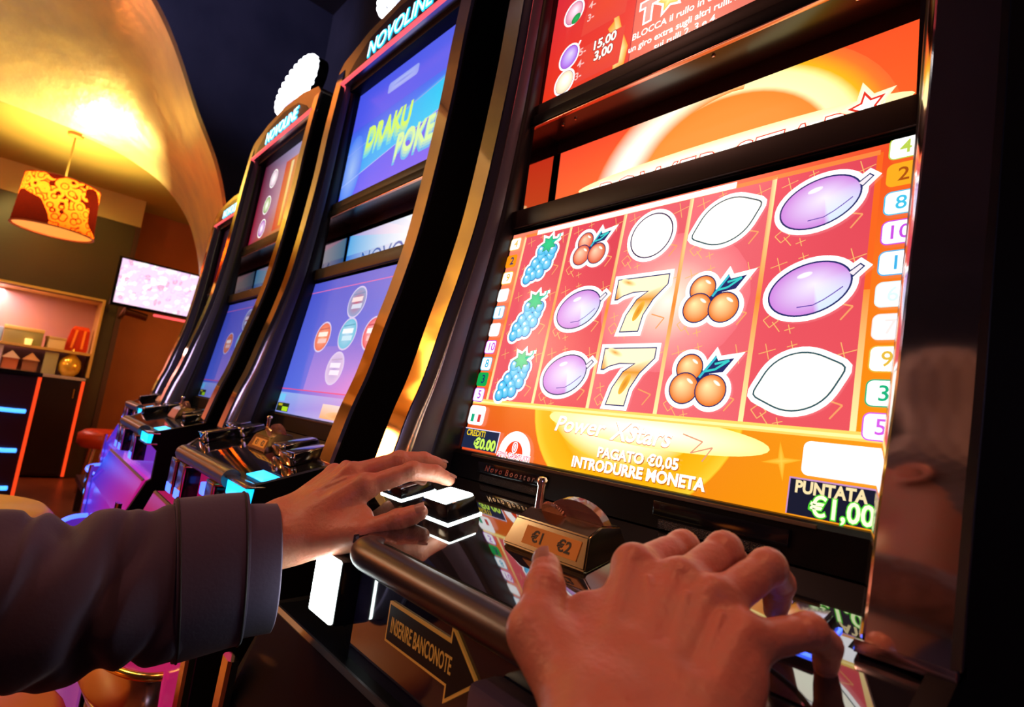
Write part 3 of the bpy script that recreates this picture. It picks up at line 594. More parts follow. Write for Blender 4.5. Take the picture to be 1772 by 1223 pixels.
def machine(i):
    X = -SP * i
    L = ['large black gaming machine nearest the camera with a bright red fruit reels display', 'second gaming machine with blue poker picture on top and five round game icons below',
         'third gaming machine with red and yellow upper picture and blue lit base', 'farthest gaming machine, mostly hidden, with dark upper screen']
    root = empty('gaming_machine', (X, 0.15, -FL), L[i], 'slot machine', 'row of gaming machines along the wall')
    near = i < 2
    # cabinet body: sides, back, shells
    front_r = PROF[::-1] + [(-0.106, -0.113), (-0.205, -0.143), (-0.207, -0.170), (-0.192, -0.185), (-0.192, -0.246), (-0.200, -0.252), (-0.236, -0.34), (-0.236, -FL + .02)]
    front_l = PROF[::-1] + [(-0.106, -0.113), (-0.112, -0.140), (-0.112, -0.246), (-0.200, -0.252), (-0.236, -0.34), (-0.236, -FL + .02)]
    for s, fr in ((-1, front_l), (1, front_r)):
        poly = [(y + 0.0035, z) for y, z in fr] + [(0.46, -FL + .02), (0.46, 0.80)]
        bm = BM(); prism(bm, poly, 'x', X + s * HW, X + s * (HW - 0.012)); finish('side_panel', bm, black_side, root)
    bm = BM(); box(bm, (X - HW + .012, 0.445, -FL + .02), (X + HW - .012, 0.46, 0.80)); box(bm, (X - HW + .012, 0.03, 0.785), (X + HW - .012, 0.445, 0.80)); box(bm, (X - HW - .0, -0.23, -FL), (X + HW, 0.455, -FL + .02)); finish('cabinet_shell', bm, black_side, root)
    # the two swept side frames
    for s in (-1, 1):
        sec_t = [(0.2968, 0.007), (0.2966, 0.0035), (0.2930, -0.0008), (0.2572, -0.0008), (0.2556, 0.0004)]
        def ring(pr, sec):
            out = []
            for x, q in sec:
                y, z = pr; d = back_y(z) - y; out.append((X + s * x, y + (q if q < 0.008 else 0) + (0 if q < 0.008 else q * d), z))
            return out
        bm = BM(); loft(bm, [ring(p, sec_t) for p in PROF], closed=False, caps=False); finish('chrome_trim', bm, chrome, root, True, 30)
        sec_b = [(0.2556, 0.0004), (0.2535, 0.004), (0.2500, 0.16), (0.2490, 0.22)]
        bm = BM(); loft(bm, [ring(p, sec_b) for p in PROF], closed=False, caps=False); finish('polished_bevel', bm, mirror_m, root, True, 40)
        sec_i = [(0.2490, 0.22), (0.2482, 0.24), (0.2452, 0.50), (0.2452, 0.52)]
        bm = BM(); loft(bm, [ring(p, sec_i) for p in PROF], closed=False, caps=False); finish('inner_panel', bm, inner_m, root, True, 40)
        sec_g = [(0.2452, 0.52), (0.2432, 0.55), (0.2412, 0.62), (0.2404, 0.75), (0.2404, 0.93), (0.2412, 1.0), (0.250, 1.03)]
        bm = BM(); loft(bm, [ring(p, sec_g) for p in PROF], closed=False, caps=False); finish('gasket', bm, rubber, root, True, 60)
        # trim end cap and its small screw
        bm = BM(); y0, z0 = PROF[0]; box(bm, (X + s * 0.274 - 0.022, y0 - 0.001, z0 - 0.006), (X + s * 0.274 + 0.022, y0 + 0.02, z0 + 0.001), 0.001); finish('trim_foot', bm, chrome_soft, root, True, 30)
    # lower display and its bezels
    O = Vector((X, -0.0079, -0.062)); U = Vector((1, 0, 0)); V = Vector((0, TH, 1)) / TS
    art = [reels_art, menu_art, lambda: menu_art(1), lambda: menu_art(1)][i]()
    sc = art.build('reels_display' if i == 0 else 'lower_display', O, U, V, root, gain=[1.0, 0.95, 1.2, 0.8][i])
    bm = BM()
    def bar(z0, z1, yf, m=0, dep=0.04, bev=0.002): box(bm, (X - 0.2475, yf, z0), (X + 0.2475, yf + dep, z1), bev)
    bar(0.2495, 0.2760, 0.0245); finish('display_bezel', bm, bezel_m, root, True, 30)
    bm = BM(); bar(0.2475, 0.2505, 0.0275, dep=.01, bev=0.0005); finish('bezel_lip', bm, black_plastic, root, True, 30)
    # side masks beside the display
    for s in (-1, 1):
        bm = BM(); prism(bm, [(X + s * 0.2400, 0.0), (X + s * 0.2475, 0.0), (X + s * 0.2475, 1), (X + s * 0.2400, 1)], 'z', 0, 1)
        for v in bm.verts:
            t = v.co.z; yy = v.co.y; z = -0.065 + t * 0.315; v.co.y = back_y(z) - 0.001 + yy * 0.01; v.co.z = z
        finish('display_mask', bm, rubber, root)
    # speaker panel under the display
    bm = BM(); prism(bm, [(-0.0150, -0.0620), (-0.0205, -0.0660), (-0.0225, -0.0940), (0.0, -0.0955), (0.02, -0.07), (0.004, -0.0605)], 'x', X - 0.2475, X + 0.2475)
    finish('speaker_panel', bm, black_plastic, root)
    bm = BM(); 
    for a, b in ((-0.20, 0.20),): box(bm, (X + a, -0.0225, -0.0665), (X + b, -0.0195, -0.0635), 0.0004)
    finish('speaker_grille', bm, mat('copper_grille', (0.35, 0.2, 0.12), 0.35, 0.8, bump=(700, 1.0, .002, 'weave')), root)  # copper-coloured metal with a ribbed bump
    if i == 0:
        for cx in (-0.125, 0.125):
            bm = BM(); box(bm, (X + cx - 0.058, -0.0245, -0.0835), (X + cx + 0.058, -0.0205, -0.0705), 0.0015); pl = finish('badge_plate', bm, black_gloss, root, True, 30)
            if cx < 0: text_solid('badge_lettering', 'N o v o  B o o s t e r', 0.0098, (X + cx, -0.0247, -0.0800), (1, 0, 0), (0, 0, 1), pl, silver_print, shear=0.3, bold=0.0001)
            bm = BM(); box(bm, (X + cx - 0.052, -0.0240, -0.0935), (X + cx + 0.052, -0.0215, -0.0855), 0.001); finish('speaker_mesh', bm, grille_m, root, True, 30)
    # middle show box with mirrored lining
    z0, z1, yf, yb = 0.2760, 0.4080, 0.0365, 0.0900
    bm = BM(); box(bm, (X - 0.2475, yf, z0 - .004), (X - 0.2335, yb, z1 + .006)); box(bm, (X + 0.2335, yf, z0 - .004), (X + 0.2475, yb, z1 + .006)); box(bm, (X - 0.2335, yf, z0 - .004), (X + 0.2335, yb, z0))
    if i == 0:
        for xx in (-0.195, -0.17, 0.04, 0.18): lathe(bm, [(0.0, 0), (0.0022, 0), (0.0018, -0.0015), (0.0, -0.002)], (X + xx, 0.046 + abs(xx) * .05, z1 - 0.0005), 10)
    finish('show_box', bm, box_m, root)
    bm = BM(); box(bm, (X - 0.2335, yf, z1), (X + 0.2335, yb, z1 + 0.006)); box(bm, (X - 0.2335, yb - 0.002, 0.3875), (X + 0.2335, yb + 0.002, z1)); finish('box_ceiling', bm, mat('dark_brown_lacquer', (0.035, 0.008, 0.006), 0.22, spec=0.7), root)
    if i == 0: sunrise_art().build('backlit_picture', (X, yb - 0.002, z0), U, (0, 0, 1), root)
    else: burst_art().build('backlit_picture', (X, yb - 0.002, z0), U, (0, 0, 1), root, gain=0.8 if i == 1 else 0.25)
    # bars between the middle box and the upper display
    bm = BM(); bar(0.4085, 0.4240, 0.0330); finish('divider_bar', bm, black_plastic, root, True, 30)
    bm = BM(); bar(0.4245, 0.4440, 0.0380, dep=0.03); finish('display_bezel', bm, bezel_m, root, True, 30)
    bm = BM(); bar(0.4065, 0.4085, 0.0345, dep=.006, bev=0.0006); finish('bezel_lip', bm, mat('copper_lip', (0.8, 0.35, 0.25), 0.25, 1.0), root, True, 30)
    top = [paytable_art, poker_art, fruit_top_art, fruit_top_art][i]()
    top.build('upper_display', (X, 0.0500, 0.4445), U, Vector((0, 0.030, 1)), root, gain=[1.0, 0.95, 0.8, 0.12][i])
    bm = BM(); bar(0.7345, 0.7500, 0.0330); 
    for s in (-1, 1): box(bm, (X + s * 0.2437 - 0.0037, 0.046, 0.43), (X + s * 0.2437 + 0.0037, 0.062, 0.74))
    finish('display_bezel', bm, black_plastic, root, True, 30)
    # header with lit lettering
    hp = [(-HW, 0.748), (-HW + .001, 0.795), (-0.272, 0.815), (-0.15, 0.842), (0.0, 0.852), (0.15, 0.842), (0.272, 0.815), (HW - .001, 0.795), (HW, 0.748)]
    bm = BM(); prism(bm, [(X + a, b) for a, b in hp], 'y', 0.016, 0.20); hd = finish('header', bm, header_m, root)
    hq = [(-0.235, 0.758), (-0.20, 0.785), (-0.13, 0.818), (0.0, 0.832), (0.13, 0.818), (0.20, 0.785), (0.235, 0.758)]
    bm = BM(); prism(bm, [(X + a, b) for a, b in hq], 'y', 0.0145, 0.018); finish('header_glass', bm, header_in, hd)
    bm = BM(); box(bm, (X - 0.262, 0.010, 0.7478), (X + 0.262, 0.018, 0.7535), 0.001); finish('red_light_strip', bm, red_strip, hd, True, 30)
    text_solid('lit_lettering', 'NOVOLINE', 0.054, (X + 0.005, 0.0142, 0.766), (1, 0, 0), (0, 0, 1), hd, neon_m, depth=0.001, bold=0.0016, shear=0.1)
    text_solid('lettering_core', 'NOVOLINE', 0.054, (X + 0.005, 0.0128, 0.766), (1, 0, 0), (0, 0, 1), hd, neon_core, depth=0.001, bold=-0.0009, shear=0.1)
    # lit topper with a ring of bulbs
    if i in (1, 2):
        cx, cy, cz, rx, rz = X + 0.0, 0.040, 0.930, 0.165, 0.082
        pts = [(cx + rx * math.cos(2 * math.pi * k / 48), cz + rz * math.sin(2 * math.pi * k / 48)) for k in range(48)]
        bm = BM(); prism(bm, pts, 'y', cy, cy + 0.03); box(bm, (cx - 0.05, cy + .002, 0.84), (cx + 0.05, cy + 0.028, 0.87)); tp = finish('topper', bm, black_plastic, root)
        bm = BM(); prism(bm, [(cx + (a - cx) * 0.80, cz + (b - cz) * 0.74) for a, b in pts], 'y', cy - 0.006, cy + 0.001); finish('lit_panel', bm, mat('white_backlit_panel', (1, 1, 1), 0.3, emit=(0.5, 0.6, 1.0), es=1.3), tp)
        for k in range(26):
            a = 2 * math.pi * k / 26; bm = BM(); bmesh.ops.create_uvsphere(bm, u_segments=12, v_segments=8, radius=0.0125, matrix=Matrix.Translation((cx + rx * 0.93 * math.cos(a), cy - 0.004, cz + rz * 0.88 * math.sin(a)))); finish('bulb', bm, bulb_m, tp, True)
    # console deck (right corner full, left corner cut back)
    plan = [(-HW, -0.103), (-HW, -0.118), (-0.135, -0.196), (-0.115, -0.203), (0.290, -0.203), (0.2955, -0.198), (0.2955, -0.02), (0.2475, -0.020), (-0.2475, -0.020), (-0.2475, -0.103)]
    def slab(bm, pl_, t0, t1):
        V_ = prism(bm, [(X + a, b) for a, b in pl_], 'z', 0, 1)
        for v in V_: v.co.z = deck_z(v.co.y) + (t0 if v.co.z < 0.5 else t1)
    bm = BM(); slab(bm, plan, -0.020, -0.0008); finish('console', bm, black_plastic, root)
    inn = [(-0.285, -0.108), (-0.13, -0.187), (0.215, -0.187), (0.215, -0.160), (0.283, -0.160), (0.283, -0.108), (0.2475, -0.1), (0.2475, -0.024), (-0.2475, -0.024), (-0.2475, -0.105)]
    bm = BM(); slab(bm, inn, -0.002, 0.0002); finish('deck_glass', bm, deck_m, root)
    bm = BM(); slab(bm, [(-HW - .0005, -0.1035), (-HW - .0005, -0.1195), (-0.136, -0.1975), (-0.1335, -0.1935), (-0.289, -0.1155), (-0.289, -0.1035)], -0.006, 0.0015); finish('deck_edge_trim', bm, chrome_soft, root)
    # hand rail along the front of the console
    bm = BM(); y, z = -0.2055, -0.1490
    tube(bm, curve_pts([(X - 0.108, y + 0.018, z - .002), (X - 0.103, y + 0.006, z), (X - 0.090, y, z), (X - 0.05, y, z), (X + 0.05, y, z), (X + 0.15, y, z), (X + 0.205, y, z)], 5), 0.0135, 24, up=(0, 1, 0)); finish('hand_rail', bm, rail_m, root, True, 50)
    # corner lamp, right front
    bm = BM(); box(bm, (X + 0.2085, -0.212, -0.168), (X + 0.2945, -0.190, -0.1475), 0.003); finish('corner_lamp', bm, cyan_lit if i else black_gloss, root, True, 30)
    bm = BM(); r = box(bm, (-0.036, -0.012, 0), (0.036, 0.012, 0.002), 0.0008); xf(bm, r, deck_m4(X + 0.250, -0.178, 0.0005)); finish('corner_lamp', bm, cyan_lit if i else black_gloss, root, True, 30)
    bm = BM(); box(bm, (X + 0.2045, -0.2135, -0.1478), (X + 0.2965, -0.188, -0.1440), 0.0015); box(bm, (X + 0.2045, -0.2135, -0.1715), (X + 0.2965, -0.190, -0.1675), 0.0015); finish('lamp_frame', bm, chrome_soft, root, True, 30)
    # fascia under the console
    fp = [(-0.284, -0.105), (-0.284, -0.122), (-0.130, -0.187), (0.284, -0.187), (0.284, -0.02), (-0.284, -0.02)]
    bm = BM(); prism(bm, [(X + a, b) for a, b in fp], 'z', -0.250, -0.168); fa = finish('front_fascia', bm, [fascia_m, mat('magenta_glow_glass', (0.2, 0.02, 0.1), 0.15, emit=(0.50, 0.01, 0.12), es=0.9), mat('violet_reflection_glow', (0.1, 0.02, 0.2), 0.15, emit=(0.18, 0.03, 0.55), es=0.8)][min(i, 2)], root)  # beyond the first machine, emission stands in for coloured reflections on the fascia
    # lamp blocks standing off the fascia
    for k, (bx, by) in enumerate(((-0.158, -0.2060),) if i == 0 else ((-0.110, -0.212), (-0.045, -0.212), (0.140, -0.212))):
        wx = 0.025 if i == 0 else 0.020
        bm = BM(); box(bm, (X + bx - wx, by, -0.224), (X + bx + wx, by + 0.060, -0.166), 0.004); bl = finish('lamp_block', bm, black_gloss, root, True, 30)
        bm = BM(); box(bm, (X + bx - wx * 0.96, by - 0.0032, -0.222), (X + bx + wx * 0.96, by + 0.001, -0.1655), 0.0022); finish('block_face', bm, white_lit if i == 0 else pink_m, bl, True, 30)
        if i:
            bm = BM(); box(bm, (X + bx - wx * 0.96, by - 0.0036, -0.222), (X + bx + wx * 0.96, by - 0.0028, -0.206), 0.0003); finish('blue_lamp', bm, blue_lit, bl)
            bm = BM(); box(bm, (X + bx - wx, by - 0.003, -0.167), (X + bx + wx, by + 0.05, -0.1615), 0.002); finish('gold_cap', bm, gold_m, bl, True, 30)
    if i:
        bm = BM(); box(bm, (X + 0.03, -0.2, -0.200), (X + 0.09, -0.186, -0.180), 0.003); finish('blue_lamp', bm, blue_lit, root, True, 30)
    # belly door, lip
    bm = BM(); prism(bm, [(-0.16, -0.250), (-0.2000, -0.2500), (-0.2035, -0.2540), (-0.2320, -0.338), (-0.2320, -0.62), (-0.16, -0.62)], 'x', X - HW + .013, X + HW - .013); finish('belly_door', bm, belly_m[min(i, 2)], root)
    bm = BM(); prism(bm, [(-0.1985, -0.2488), (-0.2010, -0.2488), (-0.2040, -0.2525), (-0.2010, -0.2535)], 'x', X - HW + .013, X + HW - .013); finish('door_lip', bm, rail_m, root)
    for s in (-1, 1):
        bm = BM(); pr = [(-0.2365, -0.300), (-0.238, -0.345), (-0.238, -0.66)] ; loft(bm, [[(X + s * (HW - 0.013) + a, y + b, z) for a, b in ((-0.013, 0.004), (-0.013, -0.003), (-0.009, -0.006), (0.009, -0.006), (0.013, -0.003), (0.013, 0.004))] for y, z in pr]); finish('corner_strip', bm, chrome, root, True, 30)
    bm = BM(); box(bm, (X - 0.27, -0.2355, -0.95), (X + 0.27, -0.2, -0.63), 0.004); finish('base_door', bm, [black_plastic, mat('red_lit_glass', (0.2, 0.0, 0.02), 0.2, emit=(0.5, 0.02, 0.04), es=0.5), mat('amber_violet_glass', (0.1, 0.0, 0.1), 0.2, emit=(0.35, 0.05, 0.3), es=0.6)][min(i, 2)], root, True, 30)
    if i: 
        bm = BM(); tray = [(0.17, -0.0), (0.18, -0.05), (0.14, -0.085), (0.02, -0.09)]
        rg = [[(X + a * math.cos(t), -0.235 + a * -0.42 * math.sin(t), -0.42 + h) for t in [math.pi * k / 20 for k in range(21)]] for a, h in tray]; loft(bm, rg, closed=False, caps=False); tr = finish('coin_tray', bm, chrome_soft, root, True, 60)
        bm = BM(); tube(bm, [(X + 0.172 * math.cos(t), -0.235 - 0.0725 * math.sin(t), -0.42) for t in [math.pi * k / 24 for k in range(25)]], 0.006, 10); finish('tray_rim', bm, [chrome, gold_m, blue_lit, blue_lit][i], tr, True, 50)
    # buttons on the deck
    cap_d = mat('dark_mirror_cap', (0.35, 0.33, 0.40), 0.12, 0.9)
    if i == 0:
        key_button(root, X, -0.1110, -0.1090, 0.050, 0.040, 0.019, black_gloss, white_lit, 'white lit square button cap', white_lit)
        key_button(root, X, -0.215, -0.095, 0.045, 0.045, 0.012, black_gloss, cap_d, None, white_lit)
        key_button(root, X, 0.2265, -0.104, 0.026, 0.036, 0.010, black_gloss, cap_d, None, blue_lit)
        key_button(root, X, 0.165, -0.115, 0.045, 0.040, 0.008, black_gloss, cap_d)
    else:
        for bx, by, wx, wy in ((-0.160, -0.125, 0.040, 0.075), (-0.215, -0.080, 0.034, 0.045), (-0.145, -0.078, 0.040, 0.050), (0.125, -0.085, 0.042, 0.065), (0.205, -0.100, 0.042, 0.065)):
            key_button(root, X, bx, by, wx, wy, 0.017, black_gloss, cap_d, None, None, near)
    # coin entry
    cx, cy = X + 0.036, -0.100
    m4 = deck_m4(cx, cy)
    bm = BM(); vv = prism(bm, [(-0.024, 0.0), (-0.026, 0.003), (-0.012, 0.0225), (0.004, 0.0265), (0.026, 0.020), (0.028, 0.0)], 'x', -0.046, 0.046)
    for v in vv:
        if v.co.z > 0.015: v.co.x *= 0.88
    bmesh.ops.bevel(bm, geom=list(bm.edges), offset=0.0012, segments=2, affect='EDGES'); xf(bm, list(bm.verts), m4); cu = finish('coin_entry', bm, mat('gunmetal_gold', (0.40, 0.32, 0.20), 0.16, 1.0), root, True, 30)
    if near:
        fn = m4.to_3x3(); a = math.atan2(0.0195, 0.014); Vv = fn @ Vector((0, math.cos(a), math.sin(a))); Uu = fn @ Vector((1, 0, 0)); Nn = Uu.cross(Vv); base = m4 @ Vector((0.006, -0.0190, 0.0128))
        bm = BM(); r = [base + Uu * u_ + Vv * v_ + Nn * n_ for n_ in (0.0006, -0.0004) for u_, v_ in ((-0.030, -0.0075), (0.030, -0.0075), (0.030, 0.0075), (-0.030, 0.0075))]
        vs_ = [bm.verts.new(p) for p in r]
        for f in ((0, 1, 2, 3), (7, 6, 5, 4), (0, 4, 5, 1), (1, 5, 6, 2), (2, 6, 7, 3), (3, 7, 4, 0)): bm.faces.new([vs_[k] for k in f])
        lb = finish('price_label', bm, label_o, cu)
        text_solid('price_lettering', '€1', 0.0125, base + Uu * -0.014 + Vv * -0.0042 + Nn * 0.0007, Uu, Vv, lb, ink_m, depth=0.0002, bold=0.0003)
        text_solid('price_lettering', '€2', 0.0125, base + Uu * 0.015 + Vv * -0.0042 + Nn * 0.0007, Uu, Vv, lb, ink_m, depth=0.0002, bold=0.0003)
    bm = BM(); lathe(bm, [(0.0, 0), (0.0046, 0), (0.0040, 0.004), (0.0036, 0.024), (0.0046, 0.026), (0.0046, 0.030), (0.003, 0.032), (0.0, 0.0325)], (0, 0, 0), 16); xf(bm, list(bm.verts), Matrix.Translation(m4 @ Vector((-0.033, 0.006, 0.020)))); finish('return_lever', bm, chrome_soft, cu, True, 40)
    bm = BM(); pts = [(0.032 * math.cos(t), 0.020 * math.sin(t)) for t in [math.pi * k / 16 for k in range(17)]]; prism(bm, pts, 'y', -0.004, 0.004); xf(bm, list(bm.verts), m4 @ Matrix.Translation((0.008, 0.012, 0.020))); finish('coin_guide', bm, clear_m, cu)
    bm = BM(); lathe(bm, [(0.0, 0), (0.013, 0), (0.013, 0.003), (0.009, 0.0035), (0.009, 0.0015), (0.0, 0.0015)], (0, 0, 0), 24, axis='y'); xf(bm, list(bm.verts), m4 @ Matrix.Translation((-0.012, 0.004, 0.024)) @ Matrix.Rotation(0.5, 4, 'X')); finish('coin_slot_ring', bm, mat('copper_ring', (0.9, 0.5, 0.4), 0.2, 1.0, bump=(300, .8, .002, 'weave')), cu, True, 40)
    if i == 0:
        # banknote arrow and reader
        y = -0.1892
        ar = [(-0.070, -0.1820), (0.018, -0.1820), (0.018, -0.1710), (0.054, -0.1990), (0.018, -0.2260), (0.018, -0.2140), (-0.070, -0.2140)]
        bm = BM(); prism(bm, [(X + a, b) for a, b in ar], 'y', y, y + 0.002); aw = finish('arrow_sign', bm, arrow_y, root)
        cc = Canvas(); g = cc.grow([(a, b) for a, b in ar][::-1], -0.0022)
        bm = BM(); prism(bm, [(X + a, b) for a, b in g], 'y', y - 0.0004, y + 0.0005); finish('arrow_face', bm, mat('matt_black_print', (0.006, 0.005, 0.006), 0.5), aw)
        text_solid('arrow_lettering', 'INSERIRE BANCONOTE', 0.0165, (X - 0.012, y - 0.0006, -0.2062), (1, 0, 0), (0, 0, 1), aw, arrow_y, depth=0.0002, bold=0.0001, sx=0) if False else None
        vs_, fs_ = text_mesh('INSERIRE BANCONOTE', 0.0165, 'CENTER', 0.0002, 0.0)
        w0 = max(v[0] for v in vs_) - min(v[0] for v in vs_); k = 0.086 / w0
        bm = BM(); vv = [bm.verts.new((X - 0.020 + a * k, y - 0.0006, -0.2045 + b * 1.05)) for a, b in vs_]
        for f in fs_:
            try: bm.faces.new([vv[q] for q in f])
            except ValueError: pass
        r = bmesh.ops.extrude_face_region(bm, geom=list(bm.faces)); bmesh.ops.translate(bm, verts=[e for e in r['geom'] if isinstance(e, bmesh.types.BMVert)], vec=(0, 0.0003, 0))
        finish('arrow_lettering', bm, arrow_y, aw)
        bm = BM(); box(bm, (X + 0.072, -0.215, -0.246), (X + 0.150, -0.187, -0.183), 0.006); nr = finish('banknote_reader', bm, flap_m, root, True, 30)
        bm = BM(); box(bm, (X + 0.088, -0.217, -0.222), (X + 0.134, -0.212, -0.205), 0.001); finish('reader_slot', bm, black_gloss, nr, True, 30)
    if i == 3: root.location.x -= 0.335; root.location.y += 0.14     # the far machine stands a little farther back
    return root
for i in (0, 1, 2, 3): machine(i)

# ---------------------------------------------------------------- the room
def struct(name, bm, m, smooth=False, parent=None):
    o = finish(name, bm, m, parent, smooth, 40 if smooth else None); o['kind'] = 'structure'; return o
floor_m = mat('orange_brown_floor', (0.20, 0.055, 0.02), 0.35, var=(3, (0.14, 0.035, 0.012)))
dark_wall = mat('dark_olive_paint', (0.035, 0.028, 0.008), 0.42, var=(2.0, (0.045, 0.034, 0.010)))
navy = mat('dark_navy_plaster', (0.020, 0.020, 0.040), 0.38, var=(2.5, (0.032, 0.030, 0.055)), bump=(4, 0.3, 0.02))
gold_pl = mat('gold_stucco', (0.60, 0.47, 0.26), 0.34, 0.45, var=(4, (0.78, 0.62, 0.28), 5), bump=(4.5, 0.6, 0.022))
olive_lt = mat('olive_yellow_paint', (0.30, 0.22, 0.05), 0.6)
strip_m = mat('pale_olive_border_paint', (0.42, 0.34, 0.13), 0.6)
terra = mat('terracotta_wall', (0.36, 0.11, 0.025), 0.6, var=(2, (0.30, 0.09, 0.02)))
plum_wall = mat('tan_plaster', (0.66, 0.30, 0.14), 0.7, var=(3, (0.5, 0.34, 0.2)))
bm = BM(); box(bm, (-7.2, -3.4, -FL - 0.1), (2.4, 1.6, -FL)); struct('floor', bm, floor_m)
# arch: lofted between its near edge (in the navy wall) and its far edge
near = [(-3.3, 2.30), (-1.9, 2.30), (-1.2, 2.29), (-0.75, 2.20), (-0.45, 2.03), (-0.276, 1.864), (-0.144, 1.684), (0.021, 1.377), (0.144, 1.168), (0.225, 0.967), (0.275, 0.75), (0.30, 0.45), (0.31, 0.0), (0.31, -1.0)]
far = [(-3.3, 1.617), (-1.9, 1.617), (-1.2, 1.617), (-0.80, 1.616), (-0.45, 1.60), (-0.20, 1.57), (-0.04, 1.525), (0.155, 1.43), (0.34, 1.24), (0.455, 1.00), (0.52, 0.75), (0.535, 0.45), (0.54, 0.0), (0.54, -1.0)]
near = curve_pts(near, 5); far = curve_pts(far, 5)
bm = BM(); rings = []
for q in [k / 16 for k in range(17)]:
    rings.append([(-3.0 - 1.6 * q, n[0] * (1 - q) + f[0] * q, n[1] * (1 - q) + f[1] * q) for n, f in zip(near, far)])
loft(bm, rings, closed=False, caps=False); struct('ceiling_arch', bm, gold_pl, True)
# navy wall the arch opens through, and the dark ceiling over the machines
bm = BM(); poly = [(y, z) for y, z in near] + [(1.2, -1.0), (1.2, 2.6), (-3.3, 2.6)]; prism(bm, poly, 'x', -3.0, -2.94); struct('wall_arch', bm, navy)
bm = BM(); box(bm, (-2.94, -3.4, 2.3), (2.4, 1.2, 2.4)); struct('ceiling', bm, navy)
bm = BM(); box(bm, (-2.94, 0.60, -1.0), (2.4, 0.66, 2.3)); struct('wall_machine_side', bm, navy)
bm = BM(); box(bm, (2.3, -3.4, -1.0), (2.4, 0.6, 2.3)); struct('wall_right', bm, navy)
bm = BM(); box(bm, (-7.0, -3.4, 0.15), (-2.6, -3.3, 2.3)); struct('wall_player_side', bm, plum_wall)
bm = BM(); box(bm, (-2.6, -3.4, 0.15), (2.3, -3.3, 2.3)); struct('wall_behind_player', bm, mat('blue_grey_paint', (0.10, 0.10, 0.14), 0.6))
bm = BM(); box(bm, (-7.0, -3.4, -1.0), (2.3, -3.28, 0.15)); struct('wall_wainscot', bm, mat('orange_red_wainscot', (0.40, 0.06, 0.02), 0.5))
bm = BM(); box(bm, (-7.0, -3.28, 0.13), (2.3, -3.25, 0.20)); struct('trim_1', bm, mat('dark_rail_wood', (0.04, 0.02, 0.01), 0.4))
# back room: lower ceiling, far wall with a shelf niche, side walls
bm = BM(); box(bm, (-7.0, -3.4, 1.615), (-4.60, 1.7, 1.70)); struct('ceiling_back', bm, olive_lt)
bm = BM(); prism(bm, [(y, z) for y, z in far] + [(1.7, -1.0), (1.7, 1.615), (0.2, 1.615), (-3.3, 1.67)], 'x', -4.60, -4.66) if False else None; bm.free()
bm = BM(); prism(bm, [(y, z) for y, z in far if y > -0.4] + [(1.7, -1.0), (1.7, 1.615), (-0.38, 1.615)], 'x', -4.66, -4.60); struct('wall_arch_back', bm, gold_pl)
NY0, NY1, NZ0, NZ1 = -2.2, 0.045, -0.11, 0.592
bm = BM()
box(bm, (-6.10, -3.4, NZ1), (-6.0, 0.20, 1.355)); box(bm, (-6.10, -3.4, -1.0), (-6.0, NY0, NZ1)); box(bm, (-6.10, NY1, -1.0), (-6.0, 0.20, NZ1))
bmesh.ops.remove_doubles(bm, verts=bm.verts, dist=1e-5); struct('wall_far', bm, dark_wall)
bm = BM(); box(bm, (-6.10, -3.4, 1.355), (-5.985, 0.20, 1.615)); struct('trim_2', bm, strip_m)
bm = BM(); box(bm, (-6.5, 0.20, -1.0), (-6.4, 1.7, 1.615)); struct('wall_recess', bm, terra)
bm = BM(); box(bm, (-6.5, 0.165, -1.0), (-5.99, 0.205, 1.355)); struct('wall_pier', bm, mat('dark_plum_paint', (0.05, 0.018, 0.012), 0.5))
bm = BM(); box(bm, (-6.5, 1.6, -1.0), (-4.6, 1.7, 1.615)); struct('wall_recess_side', bm, terra)
# niche lining and shelf
lav = mat('lavender_panel', (0.42, 0.26, 0.36), 0.45, var=(1.2, (0.55, 0.30, 0.22)))
bm = BM(); box(bm, (-6.46, NY0, NZ0 - .02), (-6.44, NY1 + .02, NZ1 + .02)); struct('wall_niche', bm, lav)
frm = mat('ochre_frame_wood', (0.55, 0.36, 0.10), 0.4)
shf = empty('wall_shelf_unit', (-6.2, -1.08, NZ0), 'open wall shelf niche with ochre frame behind the bar', 'shelf unit')
bm = BM(); box(bm, (-6.44, NY1 - 0.002, NZ0), (-5.97, NY1 + 0.018, NZ1 + 0.02), 0.002); finish('side_panel', bm, frm, shf)
bm = BM(); box(bm, (-6.44, NY0, NZ1), (-5.97, NY1, NZ1 + 0.02), 0.002); finish('top_panel', bm, frm, shf)
bm = BM(); box(bm, (-6.43, NY0, 0.085), (-5.975, NY1 - .004, 0.108), 0.002); finish('shelf', bm, frm, shf)
light('niche_lamp', 'AREA', (-6.2, -0.7, 0.575), 16, (1.0, 0.55, 0.5), 0.9, size_y=0.12)
# base cabinet with red light strips
cab = empty('back_cabinet', (-6.1, -1.1, -FL), 'dark wooden cabinet with pale worktop under the shelf niche', 'cabinet')
wood = mat('dark_red_wood', (0.03, 0.008, 0.006), 0.4)
bm = BM(); box(bm, (-6.40, -2.2, -0.98), (-5.93, 0.03, -0.145), 0.003); finish('body', bm, wood, cab)
bm = BM(); box(bm, (-6.44, -2.2, -0.143), (-5.90, 0.040, -0.118), 0.003); finish('worktop', bm, mat('pale_worktop', (0.45, 0.38, 0.42), 0.3), cab)
bm = BM(); box(bm, (-5.93, -0.245, -0.96), (-5.915, 0.005, -0.155), 0.003); dr = finish('door', bm, mat('black_brown_door', (0.012, 0.006, 0.005), 0.35), cab)
bm = BM(); tube(bm, [(-5.905, -0.025, -0.22), (-5.905, -0.025, -0.30)], 0.006, 8); finish('handle', bm, gold_m, dr, True, 40)
